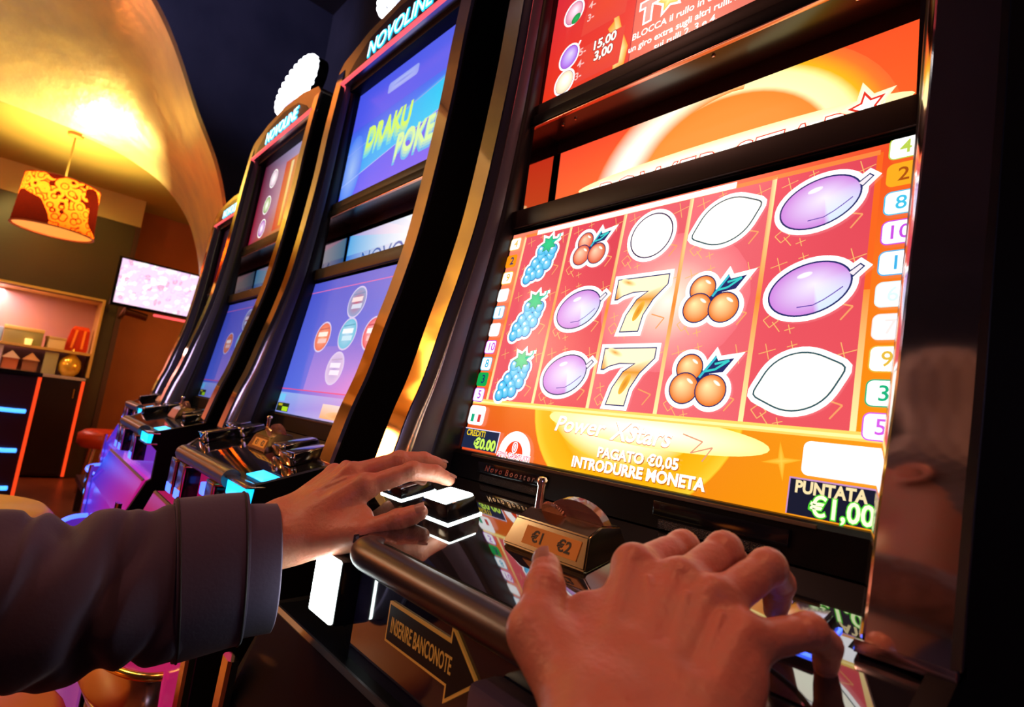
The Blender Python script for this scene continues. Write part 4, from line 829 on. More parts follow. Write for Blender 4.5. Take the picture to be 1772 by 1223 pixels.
bm = BM(); box(bm, (-5.935, 0.018, -0.98), (-5.915, 0.040, -0.145)); st = finish('red_light_strip', bm, mat('red_led_profile', (0.5, 0.05, 0.01), 0.3, emit=(1.0, 0.06, 0.01), es=1.0), cab)
# things in the niche
def thing_box(name, label, cat, c, s, m, lid=None, rz=0, group=None, bev=0.006):
    e = empty(name, c, label, cat, group); bm = BM(); r = box(bm, (-s[0] / 2, -s[1] / 2, 0), (s[0] / 2, s[1] / 2, s[2]), bev); xf(bm, r, Matrix.Translation(c) @ Matrix.Rotation(rz, 4, 'Z')); finish('body', bm, m, e, True, 30)
    if lid:
        bm = BM(); r = box(bm, (-s[0] / 2 - .004, -s[1] / 2 - .004, s[2] * 0.8), (s[0] / 2 + .004, s[1] / 2 + .004, s[2] + .004), bev); xf(bm, r, Matrix.Translation(c) @ Matrix.Rotation(rz, 4, 'Z')); finish('lid', bm, lid, e, True, 30)
    return e
olv = mat('olive_carton', (0.30, 0.28, 0.10), 0.6); yel = mat('yellow_carton', (0.75, 0.55, 0.18), 0.6); cream = mat('cream_carton', (0.75, 0.62, 0.4), 0.6); redf = mat('red_foil_paper', (0.75, 0.05, 0.01), 0.25, 0.3); oran = mat('orange_ribbon', (1.0, 0.3, 0.03), 0.3)
thing_box('storage_box', 'olive gift box with yellow lid on the niche shelf', 'box', (-6.12, -0.44, 0.109), (0.22, 0.26, 0.14), olv, yel)
thing_box('paper_box', 'small cream box with gabled front on the niche shelf between green and red boxes', 'box', (-6.10, -0.22, 0.109), (0.12, 0.12, 0.10), cream, mat('tan_lid', (0.6, 0.42, 0.2), 0.6), 0.2)
gb = empty('gift_bag', (-6.20, -0.065, 0.109), 'shiny red foil gift bag with orange stripes on the shelf right end', 'gift bag')
bm = BM(); loft(bm, [[(-6.20 + a * k, -0.065 + b * k + sh, 0.109 + h) for a, b in ((-.07, -.085), (.07, -.085), (.07, .085), (-.07, .085))] for k, h, sh in ((0.95, 0, 0), (1.0, 0.03, 0), (0.8, 0.2, 0.01), (0.62, 0.235, 0.012))]); finish('body', bm, redf, gb)
for dy in (-0.045, 0.03): bm = BM(); loft(bm, [[(-6.20 + .0715 * k, -0.065 + dy * k + b, 0.109 + h), (-6.20 + .0745 * k, -0.065 + dy * k + b, 0.109 + h), (-6.20 + .0745 * k, -0.065 + dy * k + b + .018, 0.109 + h), (-6.20 + .0715 * k, -0.065 + dy * k + b + .018, 0.109 + h)] for k, h, b in ((1.0, 0.03, 0), (0.8, 0.2, 0.01))]); finish('ribbon', bm, oran, gb)
thing_box('blue_box', 'pale blue box at the left of the niche shelf', 'box', (-6.12, -0.62, 0.109), (0.15, 0.09, 0.12), mat('pale_blue_card', (0.25, 0.4, 0.6), 0.5))
va = empty('glass_vase', (-6.05, -0.085, -0.117), 'round amber glass jar lit yellow on the pale worktop', 'vase')
bm = BM(); lathe(bm, [(0.0, 0), (0.045, 0), (0.075, 0.04), (0.085, 0.09), (0.075, 0.14), (0.045, 0.175), (0.03, 0.19), (0.03, 0.205), (0.0, 0.205)], (-6.05, -0.085, -0.117), 28); finish('body', bm, mat('amber_glass', (0.8, 0.5, 0.06), 0.12, 0.4), va, True, 60)
bm = BM(); lathe(bm, [(0.0, 0), (0.036, 0), (0.036, 0.012), (0.012, 0.02), (0.012, 0.04), (0.0, 0.045)], (-6.05, -0.085, 0.088), 20); finish('lid', bm, gold_m, va, True, 40)
thing_box('card_packet', 'upright grey green packet left of the amber jar', 'packet', (-6.02, -0.225, -0.117), (0.05, 0.095, 0.19), mat('grey_green_card', (0.35, 0.35, 0.2), 0.5))
def house(y, col, roof, label):
    e = empty('paper_house', (-6.05, y, -0.117), label, 'ornament', 'small paper houses on the worktop')
    bm = BM(); box(bm, (-6.10, y - .05, -0.117), (-6.0, y + .05, -0.02), 0.002); finish('body', bm, col, e)
    bm = BM(); prism(bm, [(y - .06, -0.02), (y + .06, -0.02), (y, 0.045)], 'x', -6.11, -5.99); finish('roof', bm, roof, e)
house(-0.485, mat('terracotta_card', (0.45, 0.13, 0.05), 0.6), mat('cream_paint', (0.8, 0.62, 0.5), 0.6), 'terracotta paper house with cream roof, left one on the worktop')
house(-0.355, mat('brown_card', (0.25, 0.10, 0.05), 0.6), mat('peach_paint', (0.75, 0.4, 0.2), 0.6), 'brown paper house with peach roof, nearer the amber jar')
gl = empty('candle_glass', (-6.0, -0.43, 0.109), 'small lit yellow candle glass on the shelf edge', 'candle'); bm = BM(); lathe(bm, [(0, 0), (.022, 0), (.026, .05), (0, .05)], (-5.998, -0.40, 0.109), 16); finish('cup', bm, mat('lit_wax', (0.9, 0.6, 0.2), 0.4, emit=(1.0, 0.6, 0.15), es=1.5), gl, True, 40)
thing_box('white_tower_box', 'tall pale lavender box at the left end of the worktop', 'box', (-6.04, -0.60, -0.117), (0.10, 0.11, 0.20), mat('lavender_card', (0.5, 0.42, 0.6), 0.5))
# bar counter with blue light bars
bar = empty('bar_counter', (-4.75, -1.3, -FL), 'black bar counter with three blue light bars on its front', 'bar counter')
bm = BM(); box(bm, (-5.15, -2.6, -1.0), (-4.62, -0.315, -0.125), 0.004); finish('body', bm, mat('oxblood_lacquer', (0.035, 0.004, 0.006), 0.3), bar)
bm = BM(); box(bm, (-5.18, -2.6, -0.123), (-4.58, -0.300, -0.095), 0.004); finish('worktop', bm, black_gloss, bar)
bm = BM(); box(bm, (-4.635, -0.320, -1.0), (-4.612, -0.300, -0.126)); finish('red_light_strip', bm, MATS['red_led_profile'], bar)
bled = mat('blue_led_bar', (0.1, 0.3, 0.8), 0.3, emit=(0.06, 0.35, 1.3), es=2.2)
for z in (-0.36, -0.62, -0.865):
    bm = BM(); tube(bm, [(-4.60, -2.4, z + .02), (-4.59, -0.60, z + 0.004), (-4.595, -0.40, z), (-4.61, -0.345, z)], 0.014, 10, up=(0, 0, 1)); finish('light_bar', bm, bled, bar, True, 50)
# television on its wall arm
tv = empty('television', (-5.2, 0.33, 0.5), 'flat television showing a pink white picture on the terracotta wall', 'television')
tvc = Canvas(); tvc.rect(0, 0, 0.60, 0.375, hx('F8D0E8'), hx('F0C8F0')); tvc.layer()
rnd = random.Random(3)
for k in range(170):
    x, y = rnd.uniform(0, 0.6), rnd.uniform(0, 0.375); q = rnd.choice(['FFFFFF', 'F8C0E0', 'E8B8F8', 'FFD8E8', 'D890B8', 'FFE8E0']); tvc.fan(tvc.ell(x, y, rnd.uniform(.012, .035), rnd.uniform(.008, .02), rnd.uniform(0, 90), 10), mixc(hx(q), (1.2, 1.2, 1.2), .3), hx(q)); 
    if k % 12 == 0: tvc.layer()
tvc.clip(0.004, 0.004, 0.596, 0.371)
tvc.build('screen', (-5.195, 0.040, 0.53), (0, 1, 0.0), (0, 0.0, 1), tv, step=0.00004, gain=1.35, thick=0.01)
bm = BM(); box(bm, (-5.25, 0.025, 0.510), (-5.206, 0.655, 0.92), 0.006); finish('housing', bm, black_plastic, tv, True, 30)
bm = BM(); tube(bm, [(-5.25, 0.20, 0.62), (-5.40, 0.16, 0.50), (-5.95, 0.19, 0.48)], 0.022, 10); tube(bm, [(-5.24, 0.14, 0.48), (-5.24, 0.30, 0.46)], 0.03, 12); finish('wall_arm', bm, mat('brown_metal', (0.12, 0.04, 0.02), 0.35, 0.8), tv, True, 40)
bm = BM(); box(bm, (-5.24, 0.34, 0.482), (-5.20, 0.60, 0.500), 0.003); finish('red_light_strip', bm, red_strip, tv, True, 30)
# drum pendant lamp
LX, LY = -4.72, -0.425
lp = empty('pendant_lamp', (LX, LY, 0.90), 'drum pendant lamp with dark lace flower pattern glowing orange', 'lamp')
def shade_mat():
    m = bpy.data.materials.new('lace_lamp_shade'); m.use_nodes = True; nt = m.node_tree; nt.nodes.clear(); N = nt.nodes.new; Lk = nt.links.new
    out = N('ShaderNodeOutputMaterial'); tcn = N('ShaderNodeTexCoord'); mp = N('ShaderNodeMapping'); vo = N('ShaderNodeTexVoronoi'); vo.inputs['Scale'].default_value = 17; no = N('ShaderNodeTexNoise'); no.inputs['Scale'].default_value = 3.0; no.inputs['Detail'].default_value = 1
    Lk(tcn.outputs['Object'], mp.inputs[0]); Lk(mp.outputs[0], vo.inputs[0]); Lk(mp.outputs[0], no.inputs[0])
    vo2 = N('ShaderNodeTexVoronoi'); vo2.inputs['Scale'].default_value = 30; Lk(mp.outputs[0], vo2.inputs[0])
    ring = N('ShaderNodeMath'); ring.operation = 'PINGPONG'; ring.inputs[1].default_value = 0.18; Lk(vo.outputs['Distance'], ring.inputs[0])
    g = N('ShaderNodeMath'); g.operation = 'GREATER_THAN'; g.inputs[1].default_value = 0.05; Lk(ring.outputs[0], g.inputs[0])
    g3 = N('ShaderNodeMath'); g3.operation = 'LESS_THAN'; g3.inputs[1].default_value = 0.55; Lk(no.outputs['Fac'], g3.inputs[0])
    mu = N('ShaderNodeMath'); mu.operation = 'MULTIPLY'; Lk(g.outputs[0], mu.inputs[0]); Lk(g3.outputs[0], mu.inputs[1])
    d = N('ShaderNodeBsdfDiffuse'); d.inputs[0].default_value = (0.03, 0.006, 0.003, 1); t = N('ShaderNodeBsdfTranslucent'); t.inputs[0].default_value = (0.17, 0.022, 0.002, 1)
    t2 = N('ShaderNodeBsdfTranslucent'); t2.inputs[0].default_value = (0.006, 0.0004, 0.0002, 1); ad = N('ShaderNodeAddShader'); Lk(d.outputs[0], ad.inputs[0]); Lk(t2.outputs[0], ad.inputs[1])
    mx = N('ShaderNodeMixShader'); Lk(mu.outputs[0], mx.inputs[0]); Lk(ad.outputs[0], mx.inputs[1]); Lk(t.outputs[0], mx.inputs[2]); Lk(mx.outputs[0], out.inputs[0]); return m
bm = BM(); seg = 56; R0, R1, Zb, Zt = 0.232, 0.212, 0.885, 1.235
loft(bm, [[(LX + r * math.cos(2 * math.pi * k / seg), LY + r * math.sin(2 * math.pi * k / seg), z) for k in range(seg)] for r, z in ((R0, Zb), ((R0 + R1) / 2, (Zb + Zt) / 2), (R1, Zt))], caps=False); finish('lamp_shade', bm, shade_mat(), lp, True)
for r, z in ((R0, Zb), (R1, Zt)):
    bm = BM(); tube(bm, [(LX + r * math.cos(2 * math.pi * k / 40), LY + r * math.sin(2 * math.pi * k / 40), z) for k in range(41)], 0.005, 8, caps=False); finish('shade_ring', bm, mat('red_brown_metal', (0.3, 0.05, 0.02), 0.4), lp, True)
bm = BM(); lathe(bm, [(0.0, 0), (0.222, 0), (0.222, 0.003), (0.0, 0.003)], (LX, LY, 0.892), 48); finish('added_glow_disc', bm, mat('orange_glow_disc', (0.8, 0.4, 0.1), 0.4, emit=(1.0, 0.38, 0.05), es=0.9), lp)  # added glowing disc standing in for the lit inside of the open shade
bm = BM(); tube(bm, [(LX, LY, 1.10), (LX, LY, 1.60)], 0.006, 8); finish('cord', bm, mat('ochre_cord', (0.4, 0.3, 0.08), 0.6), lp)
bm = BM(); lathe(bm, [(0, 0), (0.05, 0), (0.045, -0.02), (0, -0.03)], (LX, LY, 1.612), 24); finish('ceiling_rose', bm, mat('orange_enamel', (0.7, 0.15, 0.03), 0.4), lp, True, 40)
bm = BM(); bmesh.ops.create_uvsphere(bm, u_segments=20, v_segments=12, radius=0.045, matrix=Matrix.Translation((LX, LY, 1.04))); finish('bulb', bm, mat('lit_bulb', (1, 0.9, 0.6), 0.3, emit=(1.0, 0.72, 0.30), es=30), lp, True)
light('pendant_bulb_light', 'POINT', (LX, LY, 1.12), 110, (1.0, 0.76, 0.27), 0.05)
# red chair by the terracotta wall
ch = empty('lounge_chair', (-5.1, 0.32, -FL), 'red orange lounge chair with round back beside the far machine', 'chair')
red_up = mat('red_orange_vinyl', (0.85, 0.07, 0.012), 0.4)
bm = BM(); lathe(bm, [(0, 0), (0.19, 0), (0.22, 0.03), (0.22, 0.10), (0.18, 0.13), (0, 0.135)], (-5.1, 0.22, -0.62), 32); finish('seat', bm, red_up, ch, True, 60)
bm = BM(); rg = []
for k in range(13):
    a = math.radians(-60 + 10 * k + 90 - 0); cx_, cy_ = -5.1 + 0.25 * math.cos(a), 0.22 + 0.25 * math.sin(a); h = 0.27 * math.sin(math.pi * (k + 1) / 14) ** 0.4
    rg.append([(cx_ + math.cos(a) * q, cy_ + math.sin(a) * q, -0.54 + z * h * 1.4) for q, z in ((-.025, 0), (.025, 0), (.03, .5), (.02, .97), (0, 1), (-.02, .97), (-.03, .5))])
loft(bm, rg); finish('backrest', bm, red_up, ch, True, 60)
for a in (45, 135, 225, 315):
    bm = BM(); x, y = -5.1 + 0.15 * math.cos(math.radians(a)), 0.22 + 0.15 * math.sin(math.radians(a)); tube(bm, [(x, y, -0.61), (x + (x + 5.1) * .3, y + (y - .22) * .3, -1.0)], 0.014, 8); finish('leg', bm, chrome_soft, ch, True, 40)
# low table with brass ashtray
lt = empty('low_table', (-4.35, 0.13, -FL), 'low dark wooden table holding the brass ashtray', 'table')
bm = BM(); box(bm, (-4.6, 0.0, -0.80), (-4.1, 0.30, -0.76), 0.005); finish('tabletop', bm, wood, lt, True, 30)
for dx in (-.2, .2):
    for dy in (.04, .26): bm = BM(); box(bm, (-4.35 + dx - .02, dy - .02, -1.0), (-4.35 + dx + .02, dy + .02, -0.801)); finish('leg', bm, wood, lt)
ash = BM(); lathe(ash, [(0, 0), (0.045, 0), (0.055, 0.02), (0.03, 0.03), (0.05, 0.045), (0.06, 0.07), (0.045, 0.07), (0, 0.06)], (-4.30, 0.07, -0.759), 24); tag(finish('ashtray', ash, gold_m, None, True, 50), 'small shiny brass ashtray on the low dark table', 'ashtray')
# bar stools
def stool(name, x, y, zt, r, m, m2, label, cone=False):
    e = empty(name, (x, y, -FL), label, 'stool')
    bm = BM(); lathe(bm, [(0, 0), (r * 0.85, 0), (r, 0.02), (r, 0.05), (r * 0.9, 0.07), (0, 0.075)], (x, y, zt - 0.075), 40); finish('seat', bm, m, e, True, 60)
    bm = BM(); tube(bm, [(x, y, zt - 0.08), (x, y, -0.97)], 0.03 if not cone else [0.05, 0.2], 20 if cone else 16); finish('pedestal', bm, m2, e, True, 50)
    bm = BM(); lathe(bm, [(0, 0), (0.2, 0), (0.19, 0.015), (0.04, 0.03), (0, 0.03)], (x, y, -1.0), 32); finish('base', bm, chrome_soft, e, True, 40)
stool('bar_stool', -1.42, -0.52, -0.36, 0.20, mat('amber_vinyl', (0.95, 0.50, 0.06), 0.4), chrome_soft, 'stool with amber round seat seen just above the sleeve')
stool('bar_stool', -0.72, -0.50, -0.50, 0.19, mat('burnt_orange_vinyl', (0.55, 0.17, 0.02), 0.45), MATS['red_orange_vinyl'], 'stool with burnt orange seat, mostly hidden under the sleeve', True)

# ---------------------------------------------------------------- the player
def net(fn, lo, hi, h):
    """surface of a distance field as a quad mesh (naive surface nets)"""
    lo = np.array(lo, float); n = np.ceil((np.array(hi) - lo) / h).astype(int) + 1
    ax = [lo[i] + np.arange(n[i]) * h for i in range(3)]
    G = np.empty(n, np.float32)
    for a in range(0, n[0], 24):     # slabs keep memory low
        X_, Y_, Z_ = np.meshgrid(ax[0][a:a + 24], ax[1], ax[2], indexing='ij'); G[a:a + 24] = fn(X_.astype(np.float32), Y_.astype(np.float32), Z_.astype(np.float32))
    s = G < 0
    m = np.zeros(tuple(n - 1), bool); allin = np.ones(tuple(n - 1), bool)
    cs = [(i, j, k) for i in (0, 1) for j in (0, 1) for k in (0, 1)]
    sl = lambda A, c: A[c[0]:n[0] - 1 + c[0], c[1]:n[1] - 1 + c[1], c[2]:n[2] - 1 + c[2]]
    for c in cs: q = sl(s, c); m |= q; allin &= q
    act = m & ~allin; idx = -np.ones(act.shape, np.int64); A = np.argwhere(act); idx[act] = np.arange(len(A))
    P = np.zeros((len(A), 3)); W = np.zeros(len(A))
    vals = {c: G[A[:, 0] + c[0], A[:, 1] + c[1], A[:, 2] + c[2]].astype(float) for c in cs}
    for c in cs:
        for d in range(3):
            if c[d] == 1: continue
            e = list(c); e[d] = 1; e = tuple(e); a, b = vals[c], vals[e]; x = (a < 0) != (b < 0); t = np.where(x, a / np.where(x, a - b, 1), 0)
            p = np.zeros((len(A), 3)); p[:] = c; p[:, d] = t; P += p * x[:, None]; W += x
    P = lo + (A + P / W[:, None]) * h
    F = []
    for d in range(3):
        o1, o2 = [(1, 2), (2, 0), (0, 1)][d]
        a = [slice(None)] * 3; b = [slice(None)] * 3; a[d] = slice(0, -1); b[d] = slice(1, None)
        ch = s[tuple(a)] != s[tuple(b)]; E_ = np.argwhere(ch)
        ok = (E_[:, o1] > 0) & (E_[:, o2] > 0) & (E_[:, o1] < n[o1] - 1) & (E_[:, o2] < n[o2] - 1); E_ = E_[ok]
        sg = s[E_[:, 0], E_[:, 1], E_[:, 2]]
        def at(u, v):
            q = E_.copy(); q[:, o1] -= u; q[:, o2] -= v; return idx[q[:, 0], q[:, 1], q[:, 2]]
        Q = np.stack([at(1, 1), at(0, 1), at(0, 0), at(1, 0)], 1); Q[~sg] = Q[~sg][:, ::-1]; F.append(Q)
    return P, np.concatenate(F)
def cap(X_, Y_, Z_, a, b, ra, rb):
    a = np.array(a, np.float32); b = np.array(b, np.float32); d = b - a; L2 = float(d @ d) or 1e-9
    t = np.clip(((X_ - a[0]) * d[0] + (Y_ - a[1]) * d[1] + (Z_ - a[2]) * d[2]) / L2, 0, 1)
    return np.sqrt((X_ - a[0] - t * d[0]) ** 2 + (Y_ - a[1] - t * d[1]) ** 2 + (Z_ - a[2] - t * d[2]) ** 2) - (ra + (rb - ra) * t)
def ellip(X_, Y_, Z_, c, r):
    k = np.sqrt(((X_ - c[0]) / r[0]) ** 2 + ((Y_ - c[1]) / r[1]) ** 2 + ((Z_ - c[2]) / r[2]) ** 2); return (k - 1) * min(r)
def smin(a, b, k):
    h = np.clip(0.5 + 0.5 * (b - a) / k, 0, 1); return b * (1 - h) + a * h - k * h * (1 - h)
def lerp(a, b, t): return tuple(a[i] * (1 - t) + b[i] * t for i in range(3))
def hand_field(J, side, back, fr, wrist_r=(0.019, 0.021), arm_to=None, tend=0.0030):
    """J: joints; back: rough outward direction of the back of the hand; fr: finger radii scale"""
    back = np.array(back, float); back /= np.linalg.norm(back)
    def fn(X_, Y_, Z_):
        C_ = lambda a, b, ra, rb: cap(X_, Y_, Z_, a, b, ra, rb)
        wi, wl = J['WI'], J['WL']
        palm = None
        mcp = [J[k][0] for k in 'IMRP']
        wr = [lerp(wi, wl, t) for t in (0.05, 0.35, 0.65, 0.95)]
        for i, (w_, m_) in enumerate(zip(wr, mcp)):
            d_ = C_(w_, m_, 0.0150 * fr, [0.0122, 0.0128, 0.0118, 0.0105][i] * fr); palm = d_ if palm is None else smin(palm, d_, 0.012)
        for i in range(3):
            d_ = C_(lerp(wr[i], wr[i + 1], .5), lerp(lerp(mcp[i], mcp[i + 1], .5), lerp(wr[i], wr[i + 1], .5), 0.12), 0.0145 * fr, 0.0105 * fr); palm = smin(palm, d_, 0.010)
        # heel of the hand and ball of the thumb on the palm side
        low = lambda p, q: tuple(p[i] - back[i] * q for i in range(3))
        T = J['T']
        palm = smin(palm, C_(low(wr[0], 0.004), T[1], 0.0180 * fr, 0.0125 * fr), 0.014)
        palm = smin(palm, C_(T[0], T[1], 0.0150 * fr, 0.0120 * fr), 0.012)
        palm = smin(palm, C_(low(lerp(wr[0], mcp[0], .35), 0.006), low(lerp(T[1], mcp[0], 0.45), 0.004), 0.0125 * fr, 0.0085 * fr), 0.014)
        palm = smin(palm, C_(low(wr[3], 0.007), low(lerp(wr[3], mcp[3], .75), 0.007), 0.0140 * fr, 0.0110 * fr), 0.012)
        # wrist and forearm
        arm = smin(C_(wi, J['AI'], wrist_r[0] * fr, wrist_r[1] * fr * 1.1), C_(wl, J['AL'], wrist_r[0] * fr, wrist_r[1] * fr * 1.1), 0.016)
        palm = smin(palm, arm, 0.018)
        palm = smin(palm, C_(tuple(np.array(wl) + back * 0.009), tuple(np.array(wl) + back * 0.0095), 0.010, 0.010), 0.008)   # wrist bone
        # tendons fanning over the back, knuckles
        for i, (w_, m_) in enumerate(zip(wr, mcp)):
            a = tuple(np.array(lerp(w_, m_, 0.25)) + back * 0.0118 * fr); b = tuple(np.array(m_) + back * 0.0098 * fr); palm = smin(palm, C_(a, b, tend, tend * 1.2), 0.0045)
            palm = smin(palm, C_(m_, tuple(np.array(m_) + back * 0.0035), 0.0105 * fr, 0.0098 * fr), 0.006)
        for i in range(3):      # hollows between the knuckles
            m_ = np.array(lerp(mcp[i], mcp[i + 1], 0.5)); w_ = np.array(lerp(wr[i], wr[i + 1], 0.5)); a = tuple(m_ * 0.90 + w_ * 0.10 + back * 0.0210 * fr); b = tuple(m_ * 0.55 + w_ * 0.45 + back * 0.0215 * fr)
            q_ = C_(a, b, 0.0062, 0.0042); h_ = np.clip(0.5 - 0.5 * (palm + q_) / 0.010, 0, 1); palm = palm * (1 - h_) + (-q_) * h_ + 0.010 * h_ * (1 - h_)
        for (i0_, t0_), (i1_, t1_), (i2_, t2_) in (((2.4, 0.10), (1.7, 0.45), (1.5, 0.85)), ((2.4, 0.10), (2.5, 0.5), (2.5, 0.9)), ((0.9, 0.2), (1.1, 0.5), (0.5, 0.85))):      # veins
            def vp(i_, t_): a_ = int(min(i_, 2)); f_ = i_ - a_; return tuple(np.array(lerp(lerp(wr[a_], wr[a_ + 1], f_), lerp(mcp[a_], mcp[a_ + 1], f_), t_)) + back * 0.0128 * fr)
            palm = smin(palm, C_(vp(i0_, t0_), vp(i1_, t1_), 0.0014, 0.0014), 0.0025); palm = smin(palm, C_(vp(i1_, t1_), vp(i2_, t2_), 0.0014, 0.001), 0.0025)
        out = palm
        R = {'I': (.0102, .0093, .0082, .0068), 'M': (.0104, .0096, .0084, .0070), 'R': (.0099, .0090, .0079, .0066), 'P': (.0088, .0078, .0069, .0058), 'T': (.0125, .0112, .0103, .0080)}
        fs = []
        for k in 'IMRPT':
            P_ = J[k]; r = [q * fr for q in R[k]]; f = None
            for i in range(3):
                a, b = P_[i], P_[i + 1]
                if (k != 'T') and i == 0: a = lerp(a, b, 0.02)
                ra, rb = r[i], r[i + 1]
                d_ = C_(a, b, ra, rb)
                mid = C_(lerp(a, b, .35), lerp(a, b, .65), (ra + rb) / 2 - .0002, (ra + rb) / 2 - .0002); d_ = smin(d_, mid, .002)
                f = d_ if f is None else smin(f, d_, 0.0035)
            for i in (1, 2):       # joint bulge and creases over the joint
                p = np.array(P_[i]); f = smin(f, C_(tuple(p), tuple(p + back * 0.0008), r[i] * 1.03, r[i] * 1.0), 0.003)
                ax_ = np.array(P_[i + 1]) - np.array(P_[i - 1]); ax_ /= np.linalg.norm(ax_)
                for off in (-0.0030, 0.0, 0.0030):
                    t_ = (X_ - p[0]) * ax_[0] + (Y_ - p[1]) * ax_[1] + (Z_ - p[2]) * ax_[2] - off
                    f = f + 0.0006 * np.exp(-(t_ / 0.0008) ** 2)
            fs.append(f)
        tot = None
        for f in fs:
            q = smin(palm, f, 0.0055); tot = q if tot is None else np.minimum(tot, q)
        return tot
    return fn
LH = {'I': [(-0.1706, -0.1746, -0.1034), (-0.1478, -0.1373, -0.0824), (-0.1420, -0.1130, -0.0830), (-0.1350, -0.0990, -0.0880)],
      'M': [(-0.1974, -0.1786, -0.0962), (-0.1777, -0.1368, -0.0756), (-0.1738, -0.1087, -0.0731), (-0.1690, -0.0880, -0.0770)],
      'R': [(-0.2185, -0.1757, -0.0976), (-0.2111, -0.1322, -0.0851), (-0.2045, -0.1045, -0.0904), (-0.1988, -0.0900, -0.0985)],
      'P': [(-0.2381, -0.1776, -0.1036), (-0.2341, -0.1403, -0.1002), (-0.2266, -0.1199, -0.1060), (-0.2193, -0.1076, -0.1120)],
      'T': [(-0.1890, -0.2190, -0.1600), (-0.1481, -0.1840, -0.1450), (-0.1243, -0.1604, -0.1273), (-0.1117, -0.1451, -0.1171)],
      'WI': (-0.2000, -0.2360, -0.1620), 'WL': (-0.2300, -0.2330, -0.1500), 'AI': (-0.2080, -0.3300, -0.1980), 'AL': (-0.2380, -0.3300, -0.1900)}
RH = {'I': [(0.1715, -0.1928, -0.0903), (0.1731, -0.1490, -0.0800), (0.1622, -0.1219, -0.0928), (0.1560, -0.1080, -0.1056)],
      'M': [(0.1963, -0.1870, -0.0918), (0.1990, -0.1500, -0.0752), (0.1910, -0.1205, -0.0861), (0.1865, -0.1078, -0.1030)],
      'R': [(0.2161, -0.1866, -0.0950), (0.2253, -0.1542, -0.0771), (0.2200, -0.1260, -0.0889), (0.2145, -0.1150, -0.1064)],
      'P': [(0.2333, -0.1885, -0.1066), (0.2496, -0.1608, -0.0994), (0.2500, -0.1390, -0.1090), (0.2470, -0.1290, -0.1225)],
      'T': [(0.1900, -0.2450, -0.1380), (0.1573, -0.2480, -0.1200), (0.1459, -0.2340, -0.1043), (0.1355, -0.2236, -0.0965)],
      'WI': (0.2080, -0.2580, -0.1400), 'WL': (0.2450, -0.2540, -0.1490), 'AI': (0.2500, -0.3500, -0.1980), 'AL': (0.2800, -0.3450, -0.2050)}
def skin_mat():
    m = mat('skin', (0.54, 0.225, 0.14), 0.40, sss=0.25, spec=0.4, var=(60, (0.58, 0.195, 0.12), 4), bump=(260, 0.5, 0.0012))
    return m
skin = skin_mat()
HC = (0.139, -0.605, 0.281)     # head centre; the head is turned towards the far machines (-x)
def head_field(X_, Y_, Z_):
    x, y, z = X_ - HC[0], Y_ - HC[1], Z_ - HC[2]
    E_ = lambda c, r: ellip(x, y, z, c, r)
    d = E_((0.012, 0, 0.03), (0.098, 0.076, 0.088)); d = smin(d, E_((-0.03, 0, -0.035), (0.062, 0.060, 0.078)), 0.03)
    d = smin(d, E_((-0.055, 0, -0.085), (0.030, 0.034, 0.026)), 0.02)                 # chin
    d = smin(d, cap(x, y, z, (-0.092, 0, 0.005), (-0.112, 0, -0.022), 0.008, 0.011), 0.010)   # nose
    d = smin(d, cap(x, y, z, (-0.086, -0.028, 0.014), (-0.086, 0.028, 0.014), 0.008, 0.008), 0.012)   # brow
    for s_ in (-1, 1):
        d = np.maximum(d, -(E_((-0.098, s_ * 0.031, -0.002), (0.014, 0.014, 0.010)) )) if False else smin(d, E_((-0.078, s_ * 0.031, -0.001), (0.012, 0.012, 0.011)), 0.004)
        e = np.abs(np.sqrt((x - 0.010) ** 2 * 1.9 + (z + 0.012) ** 2) - 0.024) - 0.005; e = np.maximum(np.sqrt(np.maximum(e, 0) ** 2 + np.maximum(np.abs(y - s_ * (0.082 + 0.25 * (x - 0.0))) - 0.003, 0) ** 2) - 0.003, -1); d = smin(d, e, 0.005)   # ear rim
        d = smin(d, E_((0.006, s_ * 0.078, -0.012), (0.012, 0.008, 0.018)), 0.004)
        d = smin(d, E_((0.001, s_ * 0.079, -0.042), (0.010, 0.006, 0.011)), 0.005)     # lobe
    d = smin(d, cap(x, y, z, (-0.088, -0.016, -0.052), (-0.088, 0.016, -0.052), 0.007, 0.007), 0.004)   # lips
    d = smin(d, cap(x, y, z, (-0.086, -0.013, -0.061), (-0.086, 0.013, -0.061), 0.007, 0.007), 0.004)
    d = smin(d, cap(x, y, z, (0.030, 0, -0.05), (0.020, -0.045, -0.21), 0.056, 0.062), 0.03)         # neck
    x, y, z = X_ - 0.12, Y_ + 0.68, Z_ - 0.02
    d = smin(d, cap(x, y, z, (0.0, 0, 0.0), (0.0, 0, -0.40), 0.10, 0.12), 0.05)   # trunk inside the jacket
    S_ = lambda p: (p[0] - 0.12, p[1] + 0.68, p[2] - 0.02)
    for a, b, c in (((-0.055, -0.68, 0.0), (-0.225, -0.50, -0.20), (-0.235, -0.33, -0.195)), ((0.28, -0.69, -0.01), (0.385, -0.57, -0.28), (0.265, -0.345, -0.200))):
        a, b, c = S_(a), S_(b), S_(c)
        d = smin(d, cap(x, y, z, (0, -0.01, -0.03), a, 0.05, 0.036), 0.03); d = smin(d, cap(x, y, z, a, b, 0.036, 0.030), 0.01); d = smin(d, cap(x, y, z, b, c, 0.030, 0.024), 0.006)
    return d
PARTS = [net(hand_field(LH, 'L', (0.15, -0.35, 0.95), 1.0), (-0.275, -0.325, -0.225), (-0.095, -0.065, -0.055), 0.0014),
         net(hand_field(RH, 'R', (0.0, -0.50, 0.87), 0.98), (0.115, -0.345, -0.235), (0.305, -0.085, -0.06), 0.0013),
         net(head_field, (-0.34, -0.84, -0.46), (0.48, -0.28, 0.42), 0.005)]
